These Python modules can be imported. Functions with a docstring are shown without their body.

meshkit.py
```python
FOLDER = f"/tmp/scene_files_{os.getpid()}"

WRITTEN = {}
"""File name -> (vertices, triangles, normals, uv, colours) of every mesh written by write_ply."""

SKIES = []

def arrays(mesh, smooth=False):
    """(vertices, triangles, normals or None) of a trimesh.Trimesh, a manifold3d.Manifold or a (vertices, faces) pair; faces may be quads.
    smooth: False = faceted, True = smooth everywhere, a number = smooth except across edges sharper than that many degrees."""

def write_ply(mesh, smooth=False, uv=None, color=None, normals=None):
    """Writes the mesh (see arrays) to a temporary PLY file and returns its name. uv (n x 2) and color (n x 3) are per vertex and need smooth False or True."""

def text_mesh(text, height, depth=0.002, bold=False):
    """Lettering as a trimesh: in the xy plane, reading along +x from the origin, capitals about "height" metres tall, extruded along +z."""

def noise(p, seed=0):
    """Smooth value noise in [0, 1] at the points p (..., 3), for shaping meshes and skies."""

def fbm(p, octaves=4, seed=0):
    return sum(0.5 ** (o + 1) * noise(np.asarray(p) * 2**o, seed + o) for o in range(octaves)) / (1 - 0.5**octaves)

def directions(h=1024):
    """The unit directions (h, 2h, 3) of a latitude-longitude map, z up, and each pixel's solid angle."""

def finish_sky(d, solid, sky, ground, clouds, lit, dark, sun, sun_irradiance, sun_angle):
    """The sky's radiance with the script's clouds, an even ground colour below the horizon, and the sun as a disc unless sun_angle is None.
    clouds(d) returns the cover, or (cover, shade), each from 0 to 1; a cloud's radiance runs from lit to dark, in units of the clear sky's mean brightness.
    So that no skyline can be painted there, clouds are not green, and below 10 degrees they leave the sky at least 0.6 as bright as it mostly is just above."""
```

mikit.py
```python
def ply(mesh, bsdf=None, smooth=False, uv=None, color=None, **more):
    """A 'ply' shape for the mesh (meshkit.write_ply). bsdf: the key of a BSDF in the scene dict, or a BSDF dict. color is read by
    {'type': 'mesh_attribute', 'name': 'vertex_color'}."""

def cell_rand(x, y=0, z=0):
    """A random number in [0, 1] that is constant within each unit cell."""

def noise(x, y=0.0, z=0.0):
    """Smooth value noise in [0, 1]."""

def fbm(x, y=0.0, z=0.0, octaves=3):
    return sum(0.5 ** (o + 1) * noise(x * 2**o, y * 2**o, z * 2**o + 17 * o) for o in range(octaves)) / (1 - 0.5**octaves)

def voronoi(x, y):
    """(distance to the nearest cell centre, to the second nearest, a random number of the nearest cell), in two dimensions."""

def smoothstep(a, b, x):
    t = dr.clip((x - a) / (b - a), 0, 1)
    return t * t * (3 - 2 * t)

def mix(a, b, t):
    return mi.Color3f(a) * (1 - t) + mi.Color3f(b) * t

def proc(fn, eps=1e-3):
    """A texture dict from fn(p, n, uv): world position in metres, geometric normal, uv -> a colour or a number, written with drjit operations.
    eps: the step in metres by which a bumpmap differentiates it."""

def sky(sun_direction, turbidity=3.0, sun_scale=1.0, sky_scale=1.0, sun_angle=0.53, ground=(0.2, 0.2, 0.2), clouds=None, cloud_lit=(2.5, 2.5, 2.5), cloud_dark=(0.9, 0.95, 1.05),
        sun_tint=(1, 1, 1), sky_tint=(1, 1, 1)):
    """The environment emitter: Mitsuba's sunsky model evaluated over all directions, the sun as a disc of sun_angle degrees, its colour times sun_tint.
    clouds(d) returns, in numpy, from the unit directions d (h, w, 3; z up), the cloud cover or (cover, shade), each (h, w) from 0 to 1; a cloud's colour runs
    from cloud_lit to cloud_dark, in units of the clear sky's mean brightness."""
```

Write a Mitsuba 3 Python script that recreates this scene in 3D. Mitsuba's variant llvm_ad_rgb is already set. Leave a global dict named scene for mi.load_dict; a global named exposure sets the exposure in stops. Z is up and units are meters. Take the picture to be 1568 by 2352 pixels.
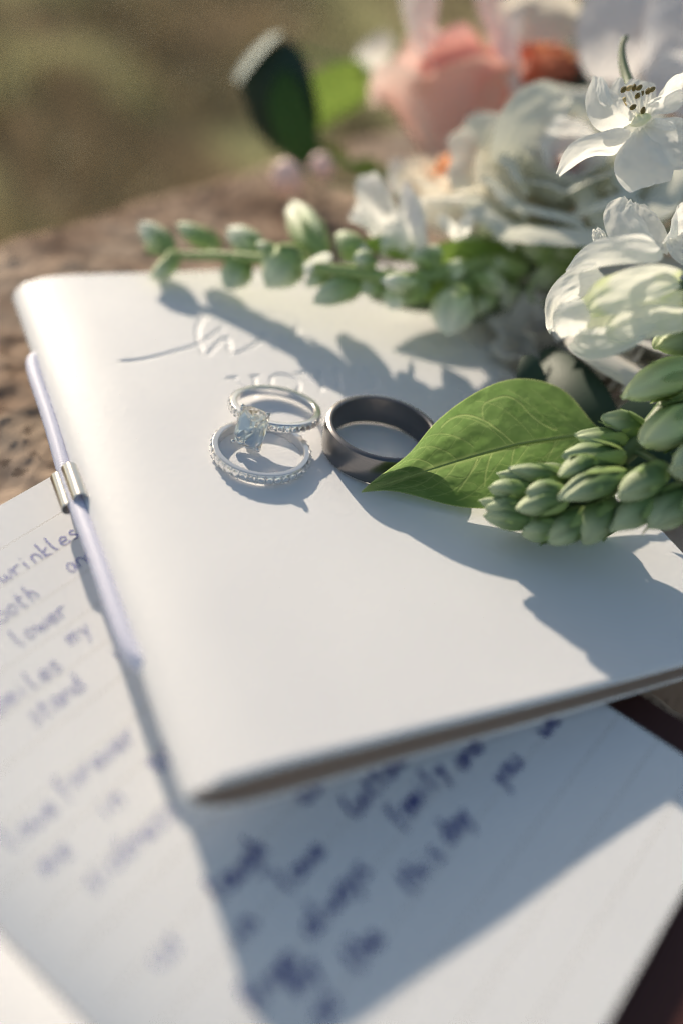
import math, random
import numpy as np
import trimesh
import mitsuba as mi
import drjit as dr
import mikit, meshkit
from shapely.geometry import LineString, Point, MultiLineString
import shapely

rng = np.random.default_rng(7)
# ------------------------------------------------------------------ camera, light, exposure
# millimetres are used while building (the top of the closed book is z = 0) and turned into metres on output
EYE = np.array([-84.09, -132.05, 111.16])
RGT = np.array([0.90478871, -0.39012912, 0.17075322])      # camera right
DWN = np.array([-0.12941619, -0.63388604, -0.76252209])    # camera down
FWD = np.array([0.40572015, 0.66782315, -0.62402196])      # camera forward
FOC, CX, CY = 2263.0, 784.0, 1176.0
UPV, TOC = -DWN, -FWD
exposure = 2.24
scene, labels = {'type': 'scene'}, {}
T4 = mi.ScalarTransform4f
scene['camera'] = {'type': 'thinlens', 'fov_axis': 'x', 'fov': math.degrees(2 * math.atan(784 / FOC)), 'near_clip': 0.005, 'far_clip': 60.0,
                   'aperture_radius': 0.0046, 'focus_distance': 0.1845,
                   'to_world': T4().look_at(origin=(EYE * 1e-3).tolist(), target=((EYE + FWD * 100) * 1e-3).tolist(), up=UPV.tolist())}
SUN_EL, SUN_AZ = math.radians(23.2), np.array([-0.08, 0.997])
SUN = [SUN_AZ[0] * math.cos(SUN_EL), SUN_AZ[1] * math.cos(SUN_EL), math.sin(SUN_EL)]
scene['sky'] = mikit.sky(SUN, turbidity=3, sun_scale=0.98, sky_scale=1.14, ground=(0.16, 0.13, 0.08), sun_tint=(0.85, 0.97, 1.25), sky_tint=(1.22, 0.98, 0.82))


def ray(px, py):
    return RGT * (px - CX) / FOC + DWN * (py - CY) / FOC + FWD


def P(px, py, z=0.0):                    # point at height z on the line of sight of a survey mark of the photograph
    d = ray(px, py)
    return EYE + d * ((z - EYE[2]) / d[2])


def Q(px, py, depth):                    # the same by distance
    return EYE + ray(px, py) * depth


def QS(*pts):
    return np.array([Q(*p) for p in pts])


# ------------------------------------------------------------------ mesh helpers
def unit(v):
    v = np.asarray(v, float)
    return v / (np.linalg.norm(v, axis=-1, keepdims=True) + 1e-12)


def sstep(a, b, x):
    t = np.clip((np.asarray(x, float) - a) / (b - a), 0, 1)
    return t * t * (3 - 2 * t)


def resample(pts, n):
    pts = np.asarray(pts, float)
    if len(pts) == 2:
        return pts[0] + (pts[1] - pts[0]) * np.linspace(0, 1, n)[:, None]
    from scipy.interpolate import CubicSpline, PchipInterpolator
    t = np.concatenate([[0], np.cumsum(np.sqrt(np.linalg.norm(np.diff(pts, axis=0), axis=1)))])
    return CubicSpline(t, pts)(np.linspace(0, t[-1], n))


def interp(vals, n):
    from scipy.interpolate import PchipInterpolator
    vals = np.asarray(vals, float)
    return PchipInterpolator(np.linspace(0, 1, len(vals)), vals)(np.linspace(0, 1, n))


def gridfaces(n, m, wrap=False):
    i, j = np.meshgrid(np.arange(n - 1), np.arange(m if wrap else m - 1), indexing='ij')
    j2 = (j + 1) % m
    q = np.stack([i * m + j, i * m + j2, (i + 1) * m + j2, (i + 1) * m + j], -1).reshape(-1, 4)
    return np.vstack([q[:, [0, 1, 2]], q[:, [0, 2, 3]]])


def tube(pts, radii, sides=8, n=None, cap=True):
    if n:
        radii = interp(np.broadcast_to(radii, (len(pts),)) if np.ndim(radii) == 0 else radii, n)
        pts = resample(pts, n)
    p = np.asarray(pts, float)
    radii = np.broadcast_to(radii, (len(p),)).astype(float)
    t = unit(np.gradient(p, axis=0))
    a = np.cross(t[0], [0.13, 0.29, 0.95]); a = unit(a)
    rows = []
    for k in range(len(p)):
        a = unit(a - t[k] * (a @ t[k])); b = np.cross(t[k], a)
        ang = np.arange(sides) * 2 * np.pi / sides
        rows.append(p[k] + radii[k] * (np.cos(ang)[:, None] * a + np.sin(ang)[:, None] * b))
    v = np.vstack(rows); f = gridfaces(len(p), sides, True)
    if cap:
        v = np.vstack([v, p[0], p[-1]]); c0, c1 = len(v) - 2, len(v) - 1
        j = np.arange(sides); k0 = (len(p) - 1) * sides
        f = np.vstack([f, np.stack([np.full(sides, c0), (j + 1) % sides, j], 1), np.stack([np.full(sides, c1), k0 + j, k0 + (j + 1) % sides], 1)])
    return v, f


def join(*ms):
    vs, fs, at = [], [], 0
    for v, f in ms:
        vs.append(v); fs.append(np.asarray(f) + at); at += len(v)
    return np.vstack(vs), np.vstack(fs)


def petal(spine, widths, side, cup=0.0, roll=0.0, ruffle=0.0, freq=3.0, n=26, m=15, seed=0, asym=0.0, notch=0.0):
    """a bent sheet along a spine; widths: half-widths (mm); side: direction across; cup bends the edges towards side x tangent"""
    p, w = resample(spine, n), interp(widths, n)
    t = unit(np.gradient(p, axis=0))
    side = np.asarray(side, float)
    s = interp_rows(side, n) if side.ndim == 2 else np.tile(side, (n, 1))
    s = unit(s - t * (s * t).sum(1, keepdims=True)); nn = np.cross(t, s)
    u = np.linspace(-1, 1, m)
    x = np.linspace(0, 1, n)
    uu, xx = np.meshgrid(u, x)
    h = (cup * uu ** 2 + asym * uu) * w[:, None]
    if ruffle:
        q = np.stack([uu * freq + seed * 3.1, xx * freq * 1.3 + seed * 1.7, np.full_like(uu, seed * 0.77)], -1)
        h = h + ruffle * (meshkit.fbm(q, 3, seed) - 0.5) * (0.25 + 0.75 * np.maximum(xx, np.abs(uu))) * 2
    along = -notch * (1 - np.abs(uu)) * (xx > 0.9) * (xx - 0.9) * 10
    v = p[:, None] + s[:, None] * (uu * w[:, None])[..., None] + nn[:, None] * h[..., None] + t[:, None] * along[..., None]
    if roll:
        v = v + t[:, None] * 0
    return v.reshape(-1, 3), gridfaces(n, m)


def interp_rows(a, n):
    return np.stack([interp(a[:, k], n) for k in range(a.shape[1])], 1)


def frame(d):
    d = unit(d); a = np.cross(d, [0.31, 0.17, 0.93]) if abs(d[2]) < 0.95 else np.cross(d, [1, 0, 0.0])
    a = unit(a); return a, np.cross(d, a), d


def lathe(base, tip, prof, sides=18, ribs=0, depth=0.0, flat=1.0, side=None):
    """prof: list of (position along 0..1, radius)"""
    base, tip = np.asarray(base, float), np.asarray(tip, float)
    a, b, d = frame(tip - base)
    if side is not None:
        a = unit(np.asarray(side) - d * (np.asarray(side) @ d)); b = np.cross(d, a)
    pr = np.asarray(prof, float)
    ang = np.arange(sides) * 2 * np.pi / sides
    r = pr[:, 1:2] * (1 + depth * np.cos(ribs * ang)[None])
    v = base + (tip - base) * pr[:, 0][:, None, None] + (r * np.cos(ang))[..., None] * a + (r * flat * np.sin(ang))[..., None] * b
    return v.reshape(-1, 3), gridfaces(len(pr), sides, True)


def smooth_profile(pts, n):
    from scipy.interpolate import PchipInterpolator
    p = np.asarray(pts, float)
    x = np.linspace(0, 1, n); x = 0.5 - 0.5 * np.cos(np.pi * x)
    return np.stack([x, PchipInterpolator(p[:, 0], p[:, 1])(x)], 1)


def add(key, mesh, bsdf, smooth=True, color=None, **kw):
    v, f = (mesh.vertices, mesh.faces) if hasattr(mesh, 'vertices') else mesh
    m = (np.asarray(v, float) * 1e-3, np.asarray(f))
    k, i = key, 0
    while k in scene:
        i += 1; k = f'{key}_{i:03d}'
    scene[k] = mikit.ply(m, bsdf, smooth=smooth, color=color, **kw)
    return k


def tag(key, label, cat, group=None):
    labels[key] = {'label': label, 'category': cat}
    if group:
        labels[key]['group'] = group
    return key


# ------------------------------------------------------------------ materials
def rgb(*c):
    return {'type': 'rgb', 'value': list(c)}


def mat(key, **kw):
    scene[key] = {'type': 'twosided', 'bsdf': {'type': 'principled', **kw}}


MM = 1000.0
leather_bump = lambda p, n, uv: mikit.fbm(p.x * 1700, p.y * 1700, p.z * 1700, 2)
scene['white_leather'] = {'type': 'twosided', 'bsdf': {'type': 'bumpmap', 'scale': 0.000032, 'tex': mikit.proc(leather_bump, eps=5e-5),
                          'bsdf': {'type': 'principled', 'base_color': mikit.proc(lambda p, n, uv: mikit.mix((.76, .755, .77), (.80, .795, .80), mikit.fbm(p.x * 60, p.y * 60, p.z * 60, 3))),
                                   'roughness': 0.52, 'specular': 0.32}}}
scene['page_paper'] = {'type': 'twosided', 'bsdf': {'type': 'bumpmap', 'scale': 0.000012, 'tex': mikit.proc(lambda p, n, uv: mikit.fbm(p.x * 900, p.y * 2600, p.z * 900, 2), eps=5e-5),
                       'bsdf': {'type': 'diffuse', 'reflectance': mikit.proc(lambda p, n, uv: mikit.mix((.83, .825, .83), (.88, .875, .88), mikit.fbm(p.x * 80, p.y * 80, p.z * 80, 3)))}}}
scene['page_edges'] = {'type': 'twosided', 'bsdf': {'type': 'diffuse', 'reflectance': mikit.proc(lambda p, n, uv: mikit.mix((.34, .24, .18), (.50, .40, .31), mikit.noise(p.x * 200, p.y * 200, p.z * 9000)))}}  # paper edges browned; shade of the gap under the cover is in the colour
mat('shade_brown_lining', base_color=rgb(.55, .42, .33), roughness=.8)  # brown tone stands for the shade in the gap inside the cover
mat('brown_leather', base_color=rgb(.075, .028, .024), roughness=.6, specular=.3)
mat('ink', base_color=rgb(.035, .045, .24), roughness=.5)
mat('sunlit_ink', base_color=rgb(.12, .13, .40), roughness=.6)  # the same ink lightened, as if sunlit, for words on the sunny side
mat('rule_ink', base_color=rgb(.60, .56, .53), roughness=.7)
mat('elastic', base_color=rgb(.68, .68, .82), roughness=.55, sheen=.4)
mat('steel', base_color=rgb(.72, .70, .66), metallic=1.0, roughness=.22)
mat('white_gold', base_color=rgb(.86, .84, .82), metallic=1.0, roughness=.13)
scene['dark_metal'] = {'type': 'twosided', 'bsdf': {'type': 'principled', 'metallic': 1.0, 'roughness': .3,
                       'base_color': mikit.proc(lambda p, n, uv: mikit.mix((.19, .183, .186), (.25, .24, .242), mikit.noise(p.x * 500, p.y * 500, p.z * 14000)))}}
scene['diamond_glass'] = {'type': 'dielectric', 'int_ior': 1.45, 'ext_ior': 1.0}
mat('facet', base_color=rgb(.99, .94, .86), metallic=.9, roughness=.04)
mat('stone', base_color=rgb(.93, .91, .88), metallic=.9, roughness=.06)


def petal_mat(key, col, trans=.9, rough=.6, spec=.3):
    scene[key] = {'type': 'principledthin', 'base_color': rgb(*col) if not callable(col) else mikit.proc(col), 'roughness': rough, 'diff_trans': trans, 'spec_trans': 0.0, 'eta': 1.4}


petal_mat('white_petal', lambda p, n, uv: mikit.mix((.92, .925, .90), (.97, .97, .955), mikit.fbm(p.x * 700, p.y * 700, p.z * 200, 3)), 1.1)
petal_mat('cream_petal', (.92, .88, .78), .9)
petal_mat('green_white_petal', lambda p, n, uv: mikit.mix((.91, .92, .82), (.72, .80, .44), mikit.smoothstep(.48, .75, mikit.fbm(p.x * 150, p.y * 150, p.z * 150 + 3, 3))), .9)
petal_mat('shaded_petal', (.66, .63, .58), .15)  # white petal greyed; the shade is put into its colour
petal_mat('soft_cream_petal', (.80, .80, .70), .45)  # cream petal dulled, with the shade on the bloom put into its colour
petal_mat('lilac_petal', (.88, .87, .89), 1.0)
petal_mat('peach_petal', (.93, .60, .53), .5)
petal_mat('sunlit_blush_petal', (.96, .80, .75), .7)
petal_mat('orange_petal', (.90, .45, .24), .75)
petal_mat('coral_petal', (.90, .46, .39), .45)
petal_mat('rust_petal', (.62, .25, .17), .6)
petal_mat('leaf_green', lambda p, n, uv: mikit.mix((.20, .32, .09), (.28, .41, .13), mikit.fbm(p.x * 350, p.y * 350, p.z * 350, 4)), .95, .45)
petal_mat('vein_green', (.62, .72, .36), 1.1, .5)
mat('midrib_green', base_color=rgb(.19, .27, .08), roughness=.5)
scene['leaf_skin'] = {'type': 'principledthin', 'base_color': {'type': 'mesh_attribute', 'name': 'vertex_color'}, 'roughness': .5, 'diff_trans': 1.4, 'spec_trans': 0.0, 'eta': 1.4}
petal_mat('deep_green', (.07, .15, .05), .7, .5)
petal_mat('lime_green', (.24, .37, .08), .8, .4)
mat('painted_glare', base_color=rgb(.60, .63, .56), roughness=.95, specular=.0)  # pale matt colour stands in for sun glare on the leaf
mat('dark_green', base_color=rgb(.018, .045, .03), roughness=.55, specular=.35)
mat('pink_skin', base_color=rgb(.92, .63, .58), roughness=.5)
mat('stem_green', base_color=rgb(.26, .36, .12), roughness=.45)
mat('dark_stem', base_color=rgb(.10, .15, .07), roughness=.5)
mat('anther', base_color=rgb(.16, .12, .035), roughness=.7)
mat('tan_anther', base_color=rgb(.55, .42, .20), roughness=.7)
scene['bud_skin'] = {'type': 'twosided', 'bsdf': {'type': 'principled', 'base_color': {'type': 'mesh_attribute', 'name': 'vertex_color'}, 'roughness': .55, 'specular': .45, 'sheen': .4, 'sheen_tint': .2}}


def rock_col(p, n, uv):
    a = mikit.fbm(p.x * 55, p.y * 55, p.z * 55, 4)
    b = mikit.fbm(p.x * 260 + 9, p.y * 260, p.z * 260, 4)
    c = mikit.mix((.26, .185, .14), (.48, .375, .295), mikit.smoothstep(.3, .7, a))
    c = mikit.mix(c, (.43, .35, .28), mikit.smoothstep(.55, .72, mikit.fbm(p.x * 30 + 5, p.y * 70, 1.0, 3)) * .6)
    return mikit.mix(c, (.075, .05, .04), mikit.smoothstep(.56, .70, b) * .6)


scene['rock_stone'] = {'type': 'twosided', 'bsdf': {'type': 'diffuse', 'reflectance': mikit.proc(rock_col)}}


def ground_col(p, n, uv):
    a = mikit.fbm(p.x * 5.0, p.y * 3.2, 0.0, 2)
    b = mikit.fbm(p.x * 9 + 31, p.y * 6, 2.0, 2)
    c = mikit.mix((.15, .115, .07), (.36, .34, .17), mikit.smoothstep(.36, .64, a + .22 * mikit.smoothstep(.7, 1.9, p.y) - .06))
    return mikit.mix(c, (.22, .165, .10), mikit.smoothstep(.52, .68, b))


scene['soil'] = {'type': 'twosided', 'bsdf': {'type': 'diffuse', 'reflectance': mikit.proc(ground_col)}}
mat('grass_blade', base_color=rgb(.29, .25, .12), roughness=.6)
mat('grass_dry', base_color=rgb(.31, .25, .13), roughness=.7)

# ------------------------------------------------------------------ the setting: rock ledge and ground
TX, TY = np.array([.882, .471]), np.array([-.471, .882])      # along the writing / up the page


def page_plane(x, y):
    return -8.4 + .0875 * ((x - 20) * .882 + (y + 80) * .471)


def st(x, y):
    return x * TX[0] + y * TX[1], x * TY[0] + y * TY[1]


def rock_h(x, y):
    base = np.minimum(page_plane(x, y), -4.5 + 0 * x) - 7.0
    base = np.where(y > 60, base, base)
    q = np.stack([x / 26, y / 26, 0 * x], -1)
    n1 = meshkit.fbm(q, 3, 3) - .5
    n2 = meshkit.fbm(q * 5.3, 4, 8) - .5
    z = base + n1 * 3.0 + n2 * 2.6
    e1, e2 = np.array([-51.5, 118.0]), np.array([32.0, 166.0])
    dr_ = unit(e2 - e1); nrm = np.array([-dr_[1], dr_[0]])
    dist = (x - e1[0]) * nrm[0] + (y - e1[1]) * nrm[1] + n1 * 9 + 3
    s, t = st(x, y)
    d2 = np.maximum(-92 - t, np.minimum(s + 4, -48 - t)) + n1 * 5
    d2 = np.minimum(d2, 60 - 0 * x)
    for d in (dist, d2):
        e = np.maximum(d, 0)
        z = z - np.where(e < 12, e ** 2 / 24, 6 + (e - 12) * 2.6)
    return np.maximum(z, -360)


xs = np.concatenate([np.linspace(-420, -120, 40)[:-1], np.linspace(-120, 60, 190), np.linspace(60, 300, 60)[1:]])
ys = np.concatenate([np.linspace(-300, -110, 50)[:-1], np.linspace(-110, 210, 300), np.linspace(210, 420, 50)[1:]])
gx, gy = np.meshgrid(xs, ys)
add('rock', (np.stack([gx, gy, rock_h(gx, gy)], -1).reshape(-1, 3), gridfaces(len(ys), len(xs))), 'rock_stone', True)
labels['rock'] = {'label': 'rough brown sunlit rock under the two books', 'category': 'rock', 'kind': 'structure'}
xs = np.linspace(-6000, 9000, 150); ys = np.linspace(-3000, 14000, 170)
gx, gy = np.meshgrid(xs, ys)
gz = -340 + 90 * (meshkit.fbm(np.stack([gx / 500, gy / 500, 0 * gx], -1), 4, 5) - .5) + np.maximum(gy - 1800, 0) * .05
add('ground', (np.stack([gx, gy, gz], -1).reshape(-1, 3), gridfaces(len(ys), len(xs))), 'soil', True)
labels['ground'] = {'label': 'blurred brown and olive ground behind the rock', 'category': 'ground', 'kind': 'structure'}
# tufts of grass on it
gr = [], []
for k in range(420):
    x, y = rng.uniform(-700, 1500), rng.uniform(330, 2600)
    z = -340 + 90 * (float(meshkit.fbm(np.array([x / 500, y / 500, 0.0]), 4, 5)) - .5) + max(y - 1800, 0) * .05
    for j in range(9):
        a, L = rng.uniform(0, 6.28), rng.uniform(30, 90)
        o = np.array([x + rng.normal(0, 18), y + rng.normal(0, 18), z - 4])
        tipv = np.array([math.cos(a) * L * .6, math.sin(a) * L * .6, L * rng.uniform(.5, 1)])
        gr[rng.random() < .4].append(petal(np.array([o, o + tipv * .5 + [0, 0, L * .15], o + tipv]), [2.2, 2, .2], [-math.sin(a), math.cos(a), 0.1], n=4, m=2))
add('grass', join(*gr[0]), 'grass_blade', True)
labels['grass'] = {'label': 'green grass blades scattered over the blurred ground', 'category': 'grass', 'kind': 'stuff'}
add('dry_grass', join(*gr[1]), 'grass_dry', True)
labels['dry_grass'] = {'label': 'dry straw coloured grass scattered over the blurred ground', 'category': 'grass', 'kind': 'stuff'}

# ------------------------------------------------------------------ open book with handwriting (lies under the closed one)
S0, S1, B0, B1 = -100.0, -13.0, -85.5, 43.5                    # gutter, fore edge, foot and head of the page in (s, t)


def page_pt(s, t, dz=0.0):
    x, y = s * TX[0] + t * TY[0], s * TX[1] + t * TY[1]
    z = page_plane(x, y)
    g = s - S0
    z = z - 4.2 * np.exp(-np.abs(g) / 7.0) + .35 * np.sin(t / 17.0 + s / 40) + np.where(g < 0, -.03 * g, 0)
    return np.stack([x, y, z + dz], -1)


def page_sheet(s0, s1, drop):
    ss = np.concatenate([np.linspace(0, 1, 60) ** 1.6]); ss = s0 + (s1 - s0) * ss
    tt = np.linspace(B0, B1, 50)
    g, h = np.meshgrid(ss, tt, indexing='ij')
    return page_pt(g, h), page_pt(g, h, -drop)


def solid_sheet(top, bot):
    n, m = top.shape[:2]
    f = gridfaces(n, m)
    v = np.vstack([top.reshape(-1, 3)])
    per = np.concatenate([np.arange(m), np.arange(1, n) * m + m - 1, (n - 1) * m + np.arange(m - 2, -1, -1), np.arange(n - 2, 0, -1) * m])
    a, b = top.reshape(-1, 3)[per], bot.reshape(-1, 3)[per]
    k = len(per); j = np.arange(k); j2 = (j + 1) % k
    sv = np.vstack([a, b]); sf = np.vstack([np.stack([j, j2, k + j2], 1), np.stack([j, k + j2, k + j], 1)])
    return (v, f), (sv, sf), (bot.reshape(-1, 3), f[:, ::-1])


OB = tag('open_book', 'open notebook with blue handwriting lying under the closed white book', 'notebook')
for nm, s1, wob in (('page', S1, 0), ('page', S0 - 87, 1)):
    top, bot = page_sheet(S0 + (.12 if s1 > S0 else -.12), s1, 2.85)
    tp, sd, bt = solid_sheet(top, bot)
    pk = add('open_book__page', tp, 'page_paper', True)
    add('open_book__page_stack', join(sd, bt), 'page_edges', 35)
# cover under the pages
ss, tt = np.meshgrid(np.linspace(S0 - 87.5, S1 + 9, 40), np.linspace(B0 - 9, B1 + .3, 40), indexing='ij')
ctop, cbot = page_pt(ss, tt, -3.0), page_pt(ss, tt, -3.9)
a_, b_, c_ = solid_sheet(ctop, cbot)
add('open_book__cover', join(a_, b_, c_), 'brown_leather', 35)
labels['open_book__cover'] = {'label': 'dark red brown leather cover showing past the page edges'}
labels['open_book__page'] = {'label': 'page of blue handwriting partly in the shade of the closed book'}
labels['open_book__page_001'] = {'label': 'facing page left of the fold'}


def ribbon_on(fn, pts, w, dz):
    """a flat stroke of half-width w following (s, t) points on a sheet fn"""
    p = np.asarray(pts, float)
    d = unit(np.gradient(p, axis=0)) if len(p) > 1 else np.array([[1, 0]])
    nn = np.stack([-d[:, 1], d[:, 0]], 1) * np.asarray(w).reshape(-1, 1)
    a, b = p - nn, p + nn
    v = np.stack([fn(a[:, 0], a[:, 1], dz), fn(b[:, 0], b[:, 1], dz)], 1).reshape(-1, 3)
    return v, gridfaces(len(p), 2)


GLYPH = {  # one-stroke hand letters in a unit x-height box: list of strokes
    'w': [[(0, 1), (.15, .1), (.3, .0), (.5, .8), (.6, .1), (.8, 0), (1, 1)]], 'r': [[(0, 1), (.1, 0)], [(.1, .6), (.4, 1), (.7, .85)]],
    'i': [[(.2, .9), (.25, 0)], [(.2, 1.35), (.23, 1.45)]], 'n': [[(0, 1), (.05, 0)], [(.05, .6), (.4, 1), (.65, .7), (.7, 0)]],
    'k': [[(.1, 1.9), (.1, 0)], [(.7, .95), (.12, .45), (.75, 0)]], 'l': [[(.2, 1.9), (.25, .1), (.45, 0)]], 'e': [[(.05, .5), (.7, .6), (.5, 1), (.1, .8), (.05, .2), (.4, 0), (.8, .2)]],
    's': [[(.7, .9), (.3, 1), (.2, .7), (.65, .35), (.5, 0), (.05, .1)]], 'b': [[(.1, 1.9), (.1, 0), (.6, .1), (.7, .6), (.15, .8)]], 'o': [[(.4, 1), (.05, .6), (.3, 0), (.7, .4), (.4, 1)]],
    't': [[(.3, 1.6), (.3, .1), (.55, 0)], [(0, 1.05), (.65, 1.1)]], 'h': [[(.1, 1.9), (.1, 0)], [(.1, .6), (.45, 1), (.65, .6), (.7, 0)]], 'v': [[(0, 1), (.35, 0), (.7, 1)]],
    'a': [[(.65, .9), (.2, 1), (.05, .3), (.35, 0), (.65, .6)], [(.65, 1), (.75, 0)]], 'd': [[(.6, .8), (.15, .9), (.05, .2), (.4, 0), (.65, .5)], [(.65, 1.9), (.7, 0)]],
    'u': [[(0, 1), (.1, .1), (.45, 0), (.65, .5)], [(.65, 1), (.75, 0)]], 'm': [[(0, 1), (.05, 0)], [(.05, .7), (.3, 1), (.4, 0)], [(.4, .7), (.7, 1), (.8, 0)]],
    'y': [[(0, 1), (.3, .2)], [(.7, 1), (.1, -.8)]], 'f': [[(.6, 1.7), (.3, 1.8), (.25, -.5)], [(0, .9), (.6, .95)]], 'g': [[(.65, .9), (.2, 1), (.05, .3), (.4, .1), (.65, .8), (.6, -.6), (.1, -.7)]]}


def word(text, s, t, xh, w, end=None):
    out, x = [], 0.0
    for ch in text:
        for stroke in GLYPH.get(ch, GLYPH['o']):
            q = np.array(stroke) + rng.normal(0, .035, (len(stroke), 2))
            q = resample(q, 9) if len(q) > 2 else resample(q, 4)
            q = q * xh + [x + .0, 0]
            q[:, 0] += q[:, 1] * .12
            out.append(q)
        x += xh * (1.25 if ch in 'wm' else .98)
    k = len(out)
    ms = [ribbon_on(page_pt, q + [s, t], w * np.linspace(1.1, .85, len(q)), .12 + .03 * i / k) for i, q in enumerate(out)]
    return add('open_book__page__handwritten_word', join(*ms), 'ink' if w > .2 else 'sunlit_ink', True)


def pst(px, py):                                              # (s, t) of a survey mark on the page
    z = -10.0
    for _ in range(6):
        p = P(px, py, z); z = float(page_plane(p[0], p[1]))
    return st(p[0], p[1])


ROW = 7.05
for k in range(0, 17):
    t = 34.5 - ROW * k
    if t < B0 + 2:
        break
    add('open_book__page__ruled_line', ribbon_on(page_pt, np.stack([np.linspace(S0 + 3, S1 - .4, 40), np.full(40, t)], 1), .09, .07), 'rule_ink', True)
XH = 2.05
WORDS = [('wrinkles', 10, 1342), ('and', 165, 1318), ('both', 5, 1428), ('lower', 45, 1485), ('my', 165, 1482), ('smiles', -5, 1640), ('stand', 82, 1665), ('in', 270, 1518), ('forever', 150, 1830),
         ('of', 372, 1772), ('love', 30, 1945), ('in', 245, 1880), ('sickness', 215, 2050), ('me', 110, 2005), ('us', 370, 2220), ('to', 360, 1780),
         ('us', 705, 1850), ('bottom', 822, 1878), ('laugh', 505, 2075), ('and', 1065, 1775), ('family', 920, 1905), ('we', 1255, 1700), ('love', 665, 2055), ('you', 1155, 1812), ('always', 720, 2160),
         ('day', 1035, 1945), ('this', 945, 2060), ('in', 550, 2180), ('the', 820, 2240), ('from', 590, 2330), ('so', 740, 2365), ('near', 1090, 1690), ('my', 690, 2290)]
for wd, px, py in WORDS:
    s, t = pst(px, py)
    if s < S0 + 2:
        s = S0 + 2
    word(wd, s, t, XH, .13 if px < 480 else .29)

# ------------------------------------------------------------------ closed white book
BX0, BX1, BY0, BY1 = -54.6, 49.5, -61.2, 80.5
STROKES = []
for pts in ([(235, 825), (262, 829), (300, 829), (352, 821), (417, 804), (451, 793), (480, 776), (511, 755)],
            [(520, 705), (490, 712), (468, 728), (455, 752), (458, 790), (470, 817)], [(470, 817), (492, 800), (520, 776), (527, 795), (533, 812), (560, 806), (590, 788), (614, 767)],
            [(590, 728), (625, 722), (660, 735), (682, 760), (668, 782), (640, 775)], [(668, 782), (700, 790), (730, 786)]):
    STROKES.append((resample(np.array([P(a, b)[:2] for a, b in pts]), 40), .5, .30))


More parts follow.
